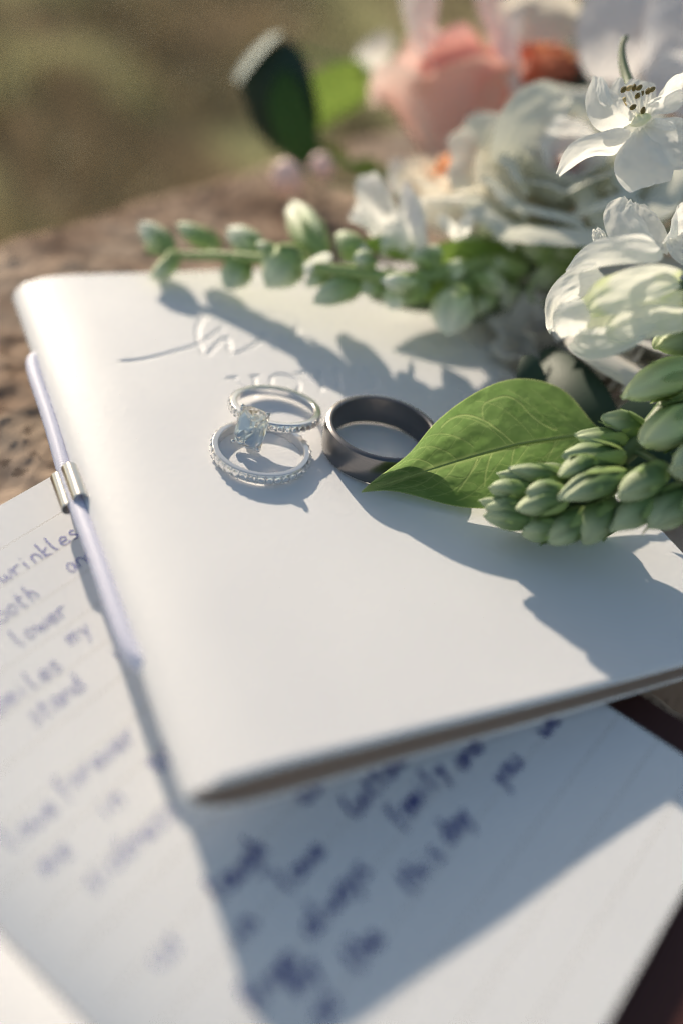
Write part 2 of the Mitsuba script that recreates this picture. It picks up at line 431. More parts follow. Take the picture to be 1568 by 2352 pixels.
def serif_letters(x0, y0, h, wid):
    L = []
    seg = lambda *q: L.append(np.array([[x0 + a * wid, y0 + b * h] for a, b in q]))
    # V O W S in thin serif capitals
    seg((0, 1), (.42, 0), (.82, 1)); seg((-.14, 1), (.16, 1)); seg((.68, 1), (.96, 1))
    th = np.linspace(0, 2 * np.pi, 30); L.append(np.stack([x0 + wid * (1.72 + .48 * np.cos(th)), y0 + h * (.5 + .5 * np.sin(th))], 1))
    seg((2.5, 1), (2.85, 0), (3.2, .95), (3.55, 0), (3.9, 1)); seg((2.36, 1), (2.66, 1)); seg((3.76, 1), (4.04, 1))
    sp = resample(np.array([(5.0, .82), (4.75, 1), (4.5, .85), (4.55, .62), (4.95, .42), (5.02, .15), (4.75, 0), (4.45, .15)]), 30)
    L.append(np.stack([x0 + sp[:, 0] * wid, y0 + sp[:, 1] * h], 1))
    return L


va = P(533, 868)
for q in serif_letters(va[0], va[1] - 7.2, 7.2, 6.2):
    STROKES.append((q, .40, .27))


def deboss(x, y):
    out = np.zeros_like(x)
    pts = shapely.points(x.ravel(), y.ravel())
    for q, w, d in STROKES:
        dist = shapely.distance(LineString(q), pts).reshape(x.shape)
        out = np.maximum(out, d * (1 - sstep(w * .55, w * 1.25, dist)))
    return out


def cover_profile(off):
    """closed-book cross-section from the lower fore edge round the spine to the upper fore edge, inset by off"""
    pts = []
    zb = lambda x: -7.75 + (x + 40) / (BX1 + 40) * 3.7
    for x in np.linspace(BX1, -44, 24):
        pts.append((x, zb(x) + off))
    zc, ry = -4.2, 3.72
    for a in np.linspace(-math.pi / 2, 0, 14)[1:]:
        pts.append((-44 - (10.6 - off) * math.cos(a) , zc + (ry - off) * math.sin(a)))
    for a in np.linspace(0, math.pi / 2, 40)[1:]:
        c, s_ = math.cos(a), math.sin(a)
        e = 2 / 2.3
        pts.append((-38 - (16.6 - off) * c ** e, zc + (4.2 - off) * s_ ** e))
    for x in np.linspace(-38, BX1, 300)[1:]:
        pts.append((x, -off))
    return np.array(pts)


po, pi_ = cover_profile(0), cover_profile(.85)
yy = np.concatenate([np.linspace(BY0, BY0 + 3, 10), np.linspace(BY0 + 3, -2, 50)[1:], np.linspace(-2, 52, 215)[1:], np.linspace(52, BY1 - 3, 22)[1:], np.linspace(BY1 - 3, BY1, 10)[1:]])
ntop = 300


def cover_surface(prof, outer):
    n, m = len(prof), len(yy)
    X = np.repeat(prof[:, 0][:, None], m, 1); Z = np.repeat(prof[:, 1][:, None], m, 1); Y = np.repeat(yy[None], n, 0)
    up = np.zeros((n, m)); up[n - ntop - 20:] = 1
    warp = .45 * (meshkit.fbm(np.stack([X / 38, Y / 45, 0 * X], -1), 2, 11) - .5) * 2
    Z = Z + warp * sstep(-54, -40, X)
    e = np.minimum(Y - BY0, BY1 - Y)
    c_ = 5.5 * (1 - np.sqrt(1 - np.clip((-45.5 - X) / 9.6, 0, .97) ** 2))
    Y = BY0 + .35 * c_ + (Y - BY0) * (BY1 - BY0 - 1.35 * c_) / (BY1 - BY0)
    if outer:
        lip = np.where(e < 1.1, .55 * (1 - np.sqrt(np.maximum(0, 1 - (1 - np.clip(e / 1.1, 0, 1)) ** 2))), 0)
        fe = BX1 - X
        lip2 = np.where(fe < 1.1, .55 * (1 - np.sqrt(np.maximum(0, 1 - (1 - np.clip(fe / 1.1, 0, 1)) ** 2))), 0)
        Z = Z - np.maximum(lip, lip2) * up
        dz = np.zeros_like(Z); k = n - ntop
        dz[k:] = deboss(X[k:], Y[k:]); Z = Z - dz
    return np.stack([X, Y, Z], -1)


so, si_ = cover_surface(po, True), cover_surface(pi_, False)
n_, m_ = so.shape[:2]
fo = gridfaces(n_, m_)
vo, vi = so.reshape(-1, 3), si_.reshape(-1, 3)
per = np.concatenate([np.arange(m_), np.arange(1, n_) * m_ + m_ - 1, (n_ - 1) * m_ + np.arange(m_ - 2, -1, -1), np.arange(n_ - 2, 0, -1) * m_])
k = len(per); j = np.arange(k); j2 = (j + 1) % k
rim = (np.vstack([vo[per], vi[per]]), np.vstack([np.stack([j, j2, k + j2], 1), np.stack([j, k + j2, k + j], 1)]))
tag('vow_book', 'closed white leather book with embossed cover lettering and elastic cord on its spine', 'book')
add('vow_book__cover', join((vo, fo), rim), 'white_leather', 50)
add('vow_book__lining', (vi, fo[:, ::-1]), 'shade_brown_lining', True)
# page block, set back from the cover edges
px_ = np.array([(BX1 - 3.5, -1.4), (-46, -1.5), (-50, -4.0), (-46, -6.5), (BX1 - 3.5, -2.75)])
nb = len(px_)
bv = np.vstack([np.column_stack([px_[:, 0], np.full(nb, y), px_[:, 1]]) for y in (BY0 + 4.5, BY1 - 4.5)])
bf = [(i, (i + 1) % nb, nb + (i + 1) % nb) for i in range(nb)] + [(i, nb + (i + 1) % nb, nb + i) for i in range(nb)] + [(0, i + 1, i) for i in range(1, nb - 1)] + [(nb, nb + i, nb + i + 1) for i in range(1, nb - 1)]
add('vow_book__page_block', (bv, np.array(bf)), 'page_edges', False)
# elastic cord along the spine with a double crimp
cordpts = np.array([(-51.8, 52.6, -4.6), (-54.0, 51.4, -4.2), (-55.2, 48.5, -3.8), (-55.5, 30, -3.9), (-55.8, 14, -4.3), (-55.8, 6, -4.3), (-55.5, -10, -3.8), (-55.2, -31, -3.8), (-54.2, -35.4, -4.0), (-51.8, -36.8, -4.2)])
cp = resample(cordpts, 420)
arc = np.concatenate([[0], np.cumsum(np.linalg.norm(np.diff(cp, axis=0), axis=1))])
cr = 1.4 + .04 * np.sin(arc * 2 * np.pi / .7)
add('vow_book__elastic_cord', tube(cp, cr, 14), 'elastic', True)


def sleeve(a, b, r, w):
    a, b = np.asarray(a, float), np.asarray(b, float)
    prof = [(0, r - w), (0, r - .12), (.012, r), (.988, r), (1, r - .12), (1, r - w), (.97, r - w - .02), (.03, r - w - .02), (0, r - w)]
    return lathe(a, b, prof, 22)


c0, c1 = np.array([-55.9, 12.2, -4.1]), np.array([-55.8, 2.6, -3.9])
add('vow_book__crimp', sleeve(c0 + [.8, 0, .9], c1 + [.8, 0, .9], 1.5, .22), 'steel', 40)
add('vow_book__crimp', sleeve(c0 + [-1.35, 0, -.8], c1 + [-1.35, 0, -.8], 1.3, .22), 'steel', 40)
labels['vow_book__cover'] = {'label': 'white leather cover with debossed script and the word VOWS'}

# ------------------------------------------------------------------ rings
def ring_frame(n):
    n = unit(n); u = unit(np.cross([0, 1, 0], n)); return u, np.cross(n, u), n


def ring_pt(fr, c, r, a, h):
    u, v, n = fr
    return c + r * (np.cos(a)[..., None] * u + np.sin(a)[..., None] * v) + np.asarray(h)[..., None] * n


def revolve(fr, c, prof, k=128, rfun=None):
    a = np.arange(k) * 2 * np.pi / k
    pr = np.asarray(prof, float)
    A, R = np.meshgrid(a, pr[:, 0], indexing='ij'); H = np.repeat(pr[:, 1][None], k, 0)
    if rfun is not None:
        R, H = rfun(A, R, H)
    v = ring_pt(fr, c, 1.0, A, H) if False else c + R[..., None] * (np.cos(A)[..., None] * fr[0] + np.sin(A)[..., None] * fr[1]) + H[..., None] * fr[2]
    m = len(pr)
    i, j = np.meshgrid(np.arange(k), np.arange(m), indexing='ij'); i2, j2 = (i + 1) % k, (j + 1) % m
    q = np.stack([i * m + j, i2 * m + j, i2 * m + j2, i * m + j2], -1).reshape(-1, 4)
    return v.reshape(-1, 3), np.vstack([q[:, [0, 1, 2]], q[:, [0, 2, 3]]])


def rounded_rect(r0, r1, h0, h1, c, n=4):
    out = []
    for cx, cy, a0 in ((r1 - c, h1 - c, 0), (r0 + c, h1 - c, 90), (r0 + c, h0 + c, 180), (r1 - c, h0 + c, 270)):
        for a in np.linspace(a0, a0 + 90, n):
            out.append((cx + c * math.cos(math.radians(a)), cy + c * math.sin(math.radians(a))))
    return out


# dark band: domed outside, bevelled rims
DC = np.array([2.75, 2.6, 0.05]); DR, DH = 11.35, 6.3
prof = []
for t in np.linspace(0, 1, 17):
    prof.append((DR - .55 + .55 * math.sin(math.pi * (.18 + .64 * t)) ** .8, .35 + (DH - .7) * t))
prof += [(DR - .62, DH - .12), (DR - .95, DH), (DR - 1.25, DH - .03), (DR - 1.5, DH - .25)]
for t in np.linspace(0, 1, 9)[1:-1]:
    prof.append((DR - 1.5 - .12 * math.sin(math.pi * t), DH - .25 - (DH - .5) * t))
prof += [(DR - 1.5, .25), (DR - 1.25, .03), (DR - .95, 0), (DR - .62, .12)]
add('dark_ring', revolve(ring_frame([0, 0, 1]), DC, prof, 200), 'dark_metal', 30)
tag('dark_ring', 'wide brushed dark grey metal ring on the white book beside the leaf', 'ring')


def gem(c, n, r, depth=.6, crown=.22, sides=8, rot=0.0):
    """small round brilliant, table towards n"""
    a, b, d = frame(n)
    ang = np.arange(sides) * 2 * np.pi / sides + rot
    rings = [(crown * r, .58 * r, 0), (crown * r * .45, .86 * r, np.pi / sides), (0, r, 0), (-.08 * r, r, 0), (-depth * r * .55, .5 * r, np.pi / sides)]
    v = [c + d * h + rr * (np.cos(ang + o)[:, None] * a + np.sin(ang + o)[:, None] * b) for h, rr, o in rings]
    v = np.vstack(v + [[c + d * crown * r], [c - d * depth * r]])
    f = [gridfaces(len(rings), sides, True)]
    t, q = len(v) - 2, len(v) - 1; j = np.arange(sides)
    f.append(np.stack([np.full(sides, t), j, (j + 1) % sides], 1)); k = (len(rings) - 1) * sides
    f.append(np.stack([np.full(sides, q), k + (j + 1) % sides, k + j], 1))
    f = np.vstack(f)
    return v, f[:, ::-1] if trimesh.Trimesh(v, f, process=False).volume < 0 else f


def ball(c, r, sub=1):
    m = trimesh.creation.icosphere(sub, r); return np.array(m.vertices) + c, np.array(m.faces)


def pave(key, fr, c, rc, w, ang, sr):
    """stones, prong beads and V-cut bars round the outside of a band whose outer radius is rc and axial half-width w"""
    u, v, n = fr
    rnd = np.random.default_rng(len(key))
    for a in ang:
        d = math.cos(a) * u + math.sin(a) * v
        add(key + '__accent_stone', gem(c + d * (rc - .02), unit(d + n * rnd.normal(0, .06)), sr, rot=rnd.uniform(0, 3)), 'stone', False)
    da = np.diff(ang).mean(); bars = []
    for a in np.concatenate([ang - da / 2, [ang[-1] + da / 2]]):
        d = math.cos(a) * u + math.sin(a) * v; tn = -math.sin(a) * u + math.cos(a) * v
        for sg in (-1, 1):
            bars.append(ball(c + d * (rc + .16) + n * sg * w * .6, .2))
            bars.append(tube(np.array([c + d * (rc + .12) + n * sg * w * .66, c + d * (rc - .28) + n * sg * w * .98]), [.17, .09], 5))
    add(key + '__prong_beads', join(*bars), 'white_gold', True)
    labels[key + '__prong_beads'] = {'kind': 'stuff'}


# plain eternity band lying flat
WF, WC = ring_frame([0.02, 0.02, 1]), np.array([-20.75, 5.7, 1.08])
WR = 9.45
add('wedding_band__band', revolve(WF, WC, rounded_rect(WR - 1.35, WR - .15, -1.0, 1.0, .22), 160), 'white_gold', 40)
pave('wedding_band', WF, WC, WR - .05, 1.0, np.arange(36) * 2 * np.pi / 36, .74)
tag('wedding_band', 'slim silver band set all round with small stones, lowest of the three rings', 'ring')
# engagement ring leaning on it
EF, EC = ring_frame([0.074, 0.137, 1]), np.array([-14.0, 16.5, 2.75])
ER = 9.15
q = Q(583, 968, 186) - EC
hd = q - EF[2] * (q @ EF[2]); ha = math.atan2(hd @ EF[1], hd @ EF[0])
HD = math.cos(ha) * EF[0] + math.sin(ha) * EF[1]; HT = np.cross(EF[2], HD)
add('engagement_ring__band', revolve(EF, EC, rounded_rect(ER - 1.45, ER - .05, -.85, .85, .3), 160), 'white_gold', 40)
da = math.radians(9.2)
pave('engagement_ring', EF, EC, ER + .03, .85, np.sort(np.concatenate([ha + .36 + da * np.arange(9)])), .68)
pave('engagement_ring', EF, EC, ER + .03, .85, np.sort(np.concatenate([ha - .36 - da * np.arange(9)])), .68)
tag('engagement_ring', 'silver ring with one large rectangular clear diamond leaning on the slim band', 'ring')


def radiant(c, n, up, hw, hh, crown, pav):
    """cut-cornered rectangular brilliant"""
    n = unit(n); up = unit(up - n * (up @ n)); sd = np.cross(up, n)

    def loop(k, cut, h):
        w, l = hw * k, hh * k
        cw = cut * hw
        pts = [(w, l - cw), (w - cw, l), (0, l * 1.0), (-w + cw, l), (-w, l - cw), (-w, 0), (-w, -l + cw), (-w + cw, -l), (0, -l), (w - cw, -l), (w, -l + cw), (w, 0)]
        return np.array([c + sd * x + up * y + n * h for x, y in pts])

    def loop2(k, h):
        a = np.arange(12) * 2 * np.pi / 12 + .26
        return np.array([c + sd * hw * k * math.cos(t) * 1.02 + up * hh * k * math.sin(t) * 1.02 + n * h for t in a])
    r = np.random.default_rng(3)

    def loop2(k, h, m=16, o=0.0):  # noqa
        t = np.arange(m) * 2 * np.pi / m + o
        c_ = np.sign(np.cos(t)) * np.abs(np.cos(t)) ** .7; s_ = np.sign(np.sin(t)) * np.abs(np.sin(t)) ** .7
        return np.array([c + sd * hw * (k * x + r.normal(0, .03)) + up * hh * (k * y + r.normal(0, .03)) + n * (h + (r.normal(0, .26) - .42 * y * k) * (k < .9)) for x, y in zip(c_, s_)])
    top = trimesh.convex.convex_hull(np.vstack([loop(.60, .26, crown), loop(.84, .32, crown * .58), loop(1.0, .36, 0), loop(1.0, .36, -.08 * hw)]))
    L = [loop2(.985, -.1 * hw), loop2(.80, -pav * .3, o=.2), loop2(.55, -pav * .5), loop2(.28, -pav * .8, o=.2)]
    v = np.vstack(L + [[c - n * .08 * hw], [c - n * pav]]); t, b, k = len(v) - 2, len(v) - 1, (len(L) - 1) * 16
    j = np.arange(16)
    f = np.vstack([gridfaces(len(L), 16, True), np.stack([np.full(16, b), k + (j + 1) % 16, k + j], 1)])
    bot = trimesh.Trimesh(v, f, process=False)
    bf = np.array(bot.faces)[:, ::-1] if bot.volume < 0 else np.array(bot.faces)
    return (np.array(top.vertices), np.array(top.faces)), (v, bf)


GN = unit(HD * .93 + np.array([0, 0, .34]))                   # the way the table looks
GC = EC + HD * (ER + 2.35) + EF[2] * .1
GU = unit(EF[2] - GN * (EF[2] @ GN)); GS = np.cross(GU, GN)
GW, GH = 3.0, 3.95
crown_, pav_ = radiant(GC, GN, GU, GW, GH, 1.0, 2.4)
add('engagement_ring__diamond', pav_, 'facet', False)
add('engagement_ring__diamond__crown', crown_, 'diamond_glass', False)
pr = []
for sx in (-1, 1):
    for sy in (-1, 1):
        tipp = GC + GS * sx * GW * .86 + GU * sy * GH * .88 + GN * .45
        pr.append((tube(np.array([GC - GN * 2.7 + GS * sx * .7 + GU * sy * .9, GC - GN * .9 + GS * sx * GW * .78 + GU * sy * GH * .78, GC + GS * sx * GW * .9 + GU * sy * GH * .91, tipp]), [.3, .32, .34, .32], 10, 14), ball(tipp, .36, 2)))
for a_, b_ in pr:
    add('engagement_ring__prong', join(a_, b_), 'white_gold', True)
bask = np.array([GC - GN * 2.0 + GS * GW * .5 * math.cos(t) + GU * GH * .5 * math.sin(t) for t in np.linspace(0, 2 * np.pi, 40)])
add('engagement_ring__basket', join(tube(bask, .2, 8), tube(np.array([GC - GN * 2.6, GC - GN * 3.4]), [.9, 1.0], 10)), 'white_gold', True)

# ------------------------------------------------------------------ flowers
OV = smooth_profile([(0, .12), (.06, .42), (.2, .78), (.42, 1.0), (.62, .93), (.8, .66), (.93, .34), (1, .02)], 18)
PALE = (np.array([.11, .20, .04]), np.array([.27, .38, .12]), np.array([.60, .66, .46]))

PALER = (np.array([.26, .38, .12]), np.array([.52, .60, .34]), np.array([.80, .83, .70]))  # naturally pale tips, whitened further so the colour carries sunlit highlights


def bud(thing, base, tip, half, tones=PALE, calyx=True, flat=1.0, sepal=.42, seed=0):
    base, tip = np.asarray(base, float), np.asarray(tip, float)
    r = np.random.default_rng(seed)
    half = half * r.uniform(.9, 1.08)
    prof = OV * [1, half]
    a, b, d = frame(tip - base)
    sd_ = unit(math.cos(r.uniform(0, 6.28)) * a + math.sin(r.uniform(0, 6.28)) * b)
    v, f = lathe(base, tip, prof, 30, 3, .05, .86, side=sd_)
    a = unit(sd_ - d * (sd_ @ d)); b = np.cross(d, a)
    L = np.linalg.norm(tip - base); x = ((v - base) @ d) / L
    # folded lips: seams dent the upper part, and the whole bud bends a little
    for sg in (1, -1):
        seam = np.exp(-((((v - base) @ a) - sg * .12 * half) / (.17 * half)) ** 2) * sstep(.3, .6, x) * (sg * ((v - base) @ b) > 0)
        v = v - sg * b * (seam * half * .22)[:, None]
    v = v + unit(v - (base + np.outer(x * L, d))) * ((meshkit.fbm(v / (half * .9), 3, seed) - .5) * half * .26)[:, None]
    v = v + b * (np.clip(x, 0, 1) * (1 - np.clip(x, 0, 1)) * L * r.uniform(-.22, .22))[:, None]
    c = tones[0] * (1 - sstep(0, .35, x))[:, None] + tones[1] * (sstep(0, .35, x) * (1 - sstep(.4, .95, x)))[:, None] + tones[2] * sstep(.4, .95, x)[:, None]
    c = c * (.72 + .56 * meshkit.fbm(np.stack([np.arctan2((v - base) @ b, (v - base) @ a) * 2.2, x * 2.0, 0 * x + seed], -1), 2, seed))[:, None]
    k = add(thing + '__bud', (v, f), 'bud_skin', True, color=c)
    if calyx:
        ms = []
        for i in range(5):
            t = i * 2 * np.pi / 5 + .3
            o = math.cos(t) * a + math.sin(t) * b * flat
            sp = np.array([base + o * half * .12 - d * L * .03, base + o * half * .72 + d * L * .14, base + o * half * 1.02 + d * L * sepal * .8, base + o * half * 1.12 + d * L * sepal])
            ms.append(petal(sp, [half * .24, half * .44, half * .26, half * .03], np.cross(d, o), .25, n=8, m=5))
        add(k + '__calyx', join(*ms), 'stem_green', True)
    return k


def pedicel(a, b, r0=.5, r1=.7, bend=None):
    a, b = np.asarray(a), np.asarray(b)
    mid = (a + b) / 2 + (bend if bend is not None else np.array([0, 0, .4]))
    return tube(np.array([a, mid, b]), [r0, (r0 + r1) / 2, r1], 8, 8)


# --- snapdragon lying across the far part of the book
SB = tag('snapdragon', 'snapdragon stem of pale green buds lying across the far part of the white book', 'flower')
axis_px = [(335, 572, 5.5), (430, 586, 6.5), (560, 590, 10), (700, 612, 13), (830, 628, 15), (950, 640, 15), (1080, 612, 16), (1200, 585, 16), (1360, 560, 20), (1620, 520, 26)]
AX = np.array([P(*p) for p in axis_px])
stems = [tube(AX, [.7, 1.0, 1.2, 1.4, 1.5, 1.6, 1.7, 1.8, 2.0, 2.2], 12, 70)]
AXF = resample(AX, 300)
BUDS = [((398, 575), (318, 512), 5.5, 8.0, 26), ((505, 565), (405, 512), 7, 9.5, 26), ((410, 580), (345, 640), 6, 2.6, 24), ((610, 585), (520, 525), 8, 10, 31), ((565, 590), (518, 662), 7.5, 3.2, 30),
        ((685, 575), (612, 655), 10, 5, 42), ((742, 590), (668, 462), 10, 13, 38), ((842, 640), (718, 694), 9, 5.2, 28), ((842, 600), (772, 535), 11, 14, 34), ((900, 650), (905, 712), 10, 5, 24),
        ((985, 660), (900, 686), 11, 6, 25), ((985, 640), (905, 628), 12, 11, 22), ((1055, 660), (1025, 768), 12, 4.5, 50), ((1160, 580), (1020, 566), 15, 16, 29), ((1235, 560), (1092, 520), 17, 19, 34),
        ((1090, 635), (1165, 668), 13, 9, 22), ((1330, 600), (1212, 655), 17, 13, 30), ((985, 610), (1000, 560), 13, 17, 22), ((1010, 625), (1062, 598), 13, 14, 15),
        ((1010, 620), (935, 582), 13, 15, 24), ((1090, 640), (1008, 694), 11, 7, 30), ((1150, 625), (1075, 655), 13, 10, 28), ((1210, 620), (1112, 606), 15, 15, 26), ((890, 640), (822, 664), 10, 8, 24), ((965, 655), (872, 644), 12, 12, 26), ((765, 620), (700, 655), 9, 6, 24),
        ((1130, 660), (1088, 722), 9, 5, 28), ((1190, 655), (1150, 706), 10, 6, 26), ((1280, 600), (1196, 564), 17, 19, 26), ((645, 588), (588, 556), 10, 12, 22), ((1070, 605), (1012, 640), 14, 12, 22), ((860, 610), (812, 588), 13, 15, 22), ((1330, 575), (1262, 590), 19, 18, 28)]
for i, (b, t, zb, zt, hw) in enumerate(BUDS):
    up_ = 3.5 * float(sstep(500, 700, b[0]) * (1 - sstep(1000, 1250, b[0]))); hw = hw * 1.1
    B, Tt = P(b[0], b[1], zb + up_), P(t[0], t[1], zt + up_)
    half = hw * np.dot(B - EYE, FWD) / FOC
    n0 = AXF[np.argmin(np.linalg.norm(AXF - B, axis=1))]
    stems.append(pedicel(n0, B + unit(Tt - B) * .4, .45, .6))
    bud(SB, B, Tt, half, PALE if i % 3 else PALER, seed=i)
for i, (a, b, z0, z1, w) in enumerate([((1210, 605), (930, 590), 15, 17, 34), ((1180, 640), (960, 690), 13, 10, 36), ((1000, 600), (820, 560), 15, 18, 26), ((1255, 715), (960, 690), 5.5, 6, 66), ((1120, 680), (850, 684), 5.5, 6, 50)]):  # leaves added and turned to the sun to cast shadow on the cover
    A_, B_ = P(a[0], a[1], z0), P(b[0], b[1], z1)
    add(SB + '__added_shade_leaf', petal(np.array([A_, A_ * .6 + B_ * .4 + [0, 0, 1.5], B_]), np.array([6, w, 3]) * 235 / FOC, np.cross(B_ - A_, np.array([.1, -.9, .4])), .25, n=16, m=7), 'lime_green' if i < 3 else 'dark_stem', True)
# curled styles and a few slim bracts
for pts in ([(1240, 640, 15), (1215, 665, 14), (1222, 690, 12), (1255, 695, 11)], [(1150, 590, 15), (1135, 575, 17), (1140, 545, 19)], [(1200, 585, 16), (1230, 545, 20), (1245, 520, 22)]):
    stems.append(tube(np.array([P(*p) for p in pts]), .42, 6, 16))
add(SB + '__stem', join(*stems), 'stem_green', True)
for i, (a, b, z0, z1) in enumerate([((830, 640), (870, 662), 11, 8), ((700, 600), (740, 575), 10, 13), ((930, 640), (880, 610), 12, 14), ((1120, 615), (1160, 640), 14, 11), ((600, 600), (640, 640), 8, 5)]):
    A_, B_ = P(a[0], a[1], z0), P(b[0], b[1], z1)
    add(SB + '__bract', petal(np.array([A_, (A_ + B_) / 2 + [0, 0, .6], B_]), [.5, 1.3, .1], np.cross(B_ - A_, [0, 0, 1]), .3, n=9, m=5), 'stem_green', True)

# --- snapdragon in front on the right
SF = tag('snapdragon_001', 'thick snapdragon spike of crowded green buds in front of the big leaf', 'flower')
DZ = 5.5
axp = [(1150, 1175, 171), (1260, 1135, 171), (1380, 1080, 172), (1470, 1010, 173), (1560, 900, 175), (1680, 740, 178)]
AX2 = QS(*[(a, b, d + DZ) for a, b, d in axp])
stems = [tube(AX2, [.8, 1.3, 1.8, 2.0, 2.2, 2.4], 12, 50)]
AXF = resample(AX2, 200)
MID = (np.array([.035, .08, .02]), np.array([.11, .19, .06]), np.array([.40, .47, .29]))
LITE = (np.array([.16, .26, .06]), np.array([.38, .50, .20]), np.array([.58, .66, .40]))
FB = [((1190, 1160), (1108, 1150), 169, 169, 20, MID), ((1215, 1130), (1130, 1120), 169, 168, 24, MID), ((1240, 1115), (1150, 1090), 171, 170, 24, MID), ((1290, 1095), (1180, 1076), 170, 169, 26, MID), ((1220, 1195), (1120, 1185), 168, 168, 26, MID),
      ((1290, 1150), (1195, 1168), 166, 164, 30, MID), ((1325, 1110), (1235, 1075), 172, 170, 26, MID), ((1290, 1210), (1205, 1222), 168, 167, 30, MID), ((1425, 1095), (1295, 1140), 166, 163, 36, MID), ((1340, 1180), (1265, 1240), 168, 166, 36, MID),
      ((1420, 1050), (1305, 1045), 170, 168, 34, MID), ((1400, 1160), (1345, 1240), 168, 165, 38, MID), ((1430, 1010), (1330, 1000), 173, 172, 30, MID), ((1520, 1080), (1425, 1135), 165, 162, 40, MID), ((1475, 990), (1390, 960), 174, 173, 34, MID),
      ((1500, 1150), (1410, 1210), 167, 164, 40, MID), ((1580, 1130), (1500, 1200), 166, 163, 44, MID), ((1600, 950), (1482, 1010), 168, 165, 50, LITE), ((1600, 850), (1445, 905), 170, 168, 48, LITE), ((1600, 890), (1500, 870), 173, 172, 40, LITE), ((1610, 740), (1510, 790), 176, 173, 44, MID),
      ((1640, 1040), (1550, 1075), 164, 160, 46, MID), ((1230, 1160), (1145, 1168), 172.5, 172.5, 26, MID), ((1300, 1160), (1215, 1180), 174, 173, 30, MID), ((1360, 1150), (1280, 1185), 174, 173, 34, MID), ((1330, 1100), (1240, 1115), 177, 176, 32, MID), ((1400, 1110), (1320, 1150), 176, 174, 36, MID), ((1420, 1060), (1330, 1080), 179, 178, 34, MID), ((1290, 1130), (1215, 1130), 166, 164, 26, MID), ((1360, 1060), (1290, 1090), 168, 166, 28, MID)]  # includes hidden far-side buds added to fill out the spike shadow
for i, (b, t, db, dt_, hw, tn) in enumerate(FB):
    db, dt_ = db + DZ, dt_ + DZ
    B, Tt = Q(*b, db), Q(*t, dt_)
    Tt = Tt + (Tt - B) * .12; B = B - (Tt - B) * .1
    half = hw * 1.1 * db / FOC
    n0 = AXF[np.argmin(np.linalg.norm(AXF - B, axis=1))]
    stems.append(pedicel(n0, B + unit(Tt - B) * .4, .5, .7))
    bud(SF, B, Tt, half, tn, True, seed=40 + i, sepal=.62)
for i, (b, t, zb, zt, w) in enumerate([((1270, 1190), (1165, 1188), 4, 3, 30), ((1340, 1190), (1240, 1205), 4.5, 3, 34), ((1400, 1180), (1320, 1215), 5, 3, 34), ((1225, 1185), (1118, 1184), 6, 5, 28), ((1215, 1165), (1112, 1168), 9, 8, 26), ((1310, 1180), (1200, 1200), 2.5, 2, 30), ((1420, 1200), (1300, 1225), 3, 2, 30), ((1290, 1150), (1190, 1165), 5, 4, 26), ((1350, 1140), (1250, 1170), 7, 5, 28)]):  # low hidden buds added to close the gap in the cast shadow
    B, Tt = P(*b, zb), P(*t, zt)
    stems.append(pedicel(AXF[np.argmin(np.linalg.norm(AXF - B, axis=1))], B + unit(Tt - B) * .4, .5, .7))
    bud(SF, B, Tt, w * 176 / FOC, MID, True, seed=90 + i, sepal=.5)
add(SF + '__stem', join(*stems), 'dark_stem', True)

# --- the big leaf in focus
LF = 'leaf'
mid_px = resample(np.array([(1386, 990), (1330, 1000), (1240, 1012), (1140, 1033), (1040, 1062), (950, 1090), (880, 1112), (829, 1130)], float), 48)
up_px = resample(np.array([(1386, 989), (1345, 952), (1292, 895), (1232, 873), (1180, 869), (1110, 891), (1040, 935), (985, 985), (945, 1035), (890, 1080), (829, 1129)], float), 48)
lo_px = resample(np.array([(1386, 991), (1345, 1030), (1285, 1085), (1215, 1130), (1150, 1160), (1095, 1168), (1030, 1160), (960, 1141), (900, 1128), (860, 1128), (829, 1131)], float), 48)
tq = np.linspace(0, 1, 48)
dm = interp([197, 194, 189, 186, 184, 182.5, 182.3], 48)       # distances along the midrib, upper edge and lower edge
du = interp([197, 198, 195, 188.5, 183, 180.5, 182.3], 48)
dl = interp([197, 190.5, 185.2, 183.6, 183.1, 182.8, 182.5], 48)
M_, U_, L_ = (np.array([Q(a, b, d) for (a, b), d in zip(px, dd)]) for px, dd in ((mid_px, dm), (up_px, du), (lo_px, dl)))
nrm = unit(np.cross(np.gradient(M_, axis=0), U_ - L_ + 1e-6)); nrm = nrm * np.sign((nrm @ TOC))[:, None]
NW = 17


def leaf_pt(x, w):
    """x 0..1 along the midrib, w -1 (lower edge) .. 1 (upper edge)"""
    x, w = np.broadcast_arrays(np.asarray(x, float), np.asarray(w, float))
    ip = lambda A: np.stack([np.interp(x, tq, A[:, k]) for k in range(3)], -1)
    m, e = ip(M_), np.where((w > 0)[..., None], ip(U_), ip(L_))
    aw = np.abs(w)[..., None]
    p = m * (1 - aw) + e * aw
    bul = np.sin(np.pi * np.clip(aw, 0, 1)) * .9 * np.sin(np.pi * x)[..., None]
    wav = .28 * (meshkit.fbm(np.stack([x * 14, w * 4, 0 * x], -1), 2, 4) - .5)[..., None] * 2 * np.sin(np.pi * x)[..., None]
    return p - ip(nrm) * (bul + wav)


gx_, gw_ = np.meshgrid(np.linspace(0, 1, 320), np.sin(np.linspace(-1, 1, 191) * np.pi / 2) * .6 + np.linspace(-1, 1, 191) * .4, indexing='ij')
LV = leaf_pt(gx_, gw_)
_q = LV - EYE
LXY = np.stack([CX + FOC * (_q @ RGT) / (_q @ FWD), CY + FOC * (_q @ DWN) / (_q @ FWD)], -1).reshape(-1, 2)


def leaf_find(px, py):
    d = np.hypot(LXY[:, 0] - px, LXY[:, 1] - py); k = np.argsort(d)[:3]; w = 1 / (d[k] + .01); w /= w.sum()
    return (LV.reshape(-1, 3)[k] * w[:, None]).sum(0)


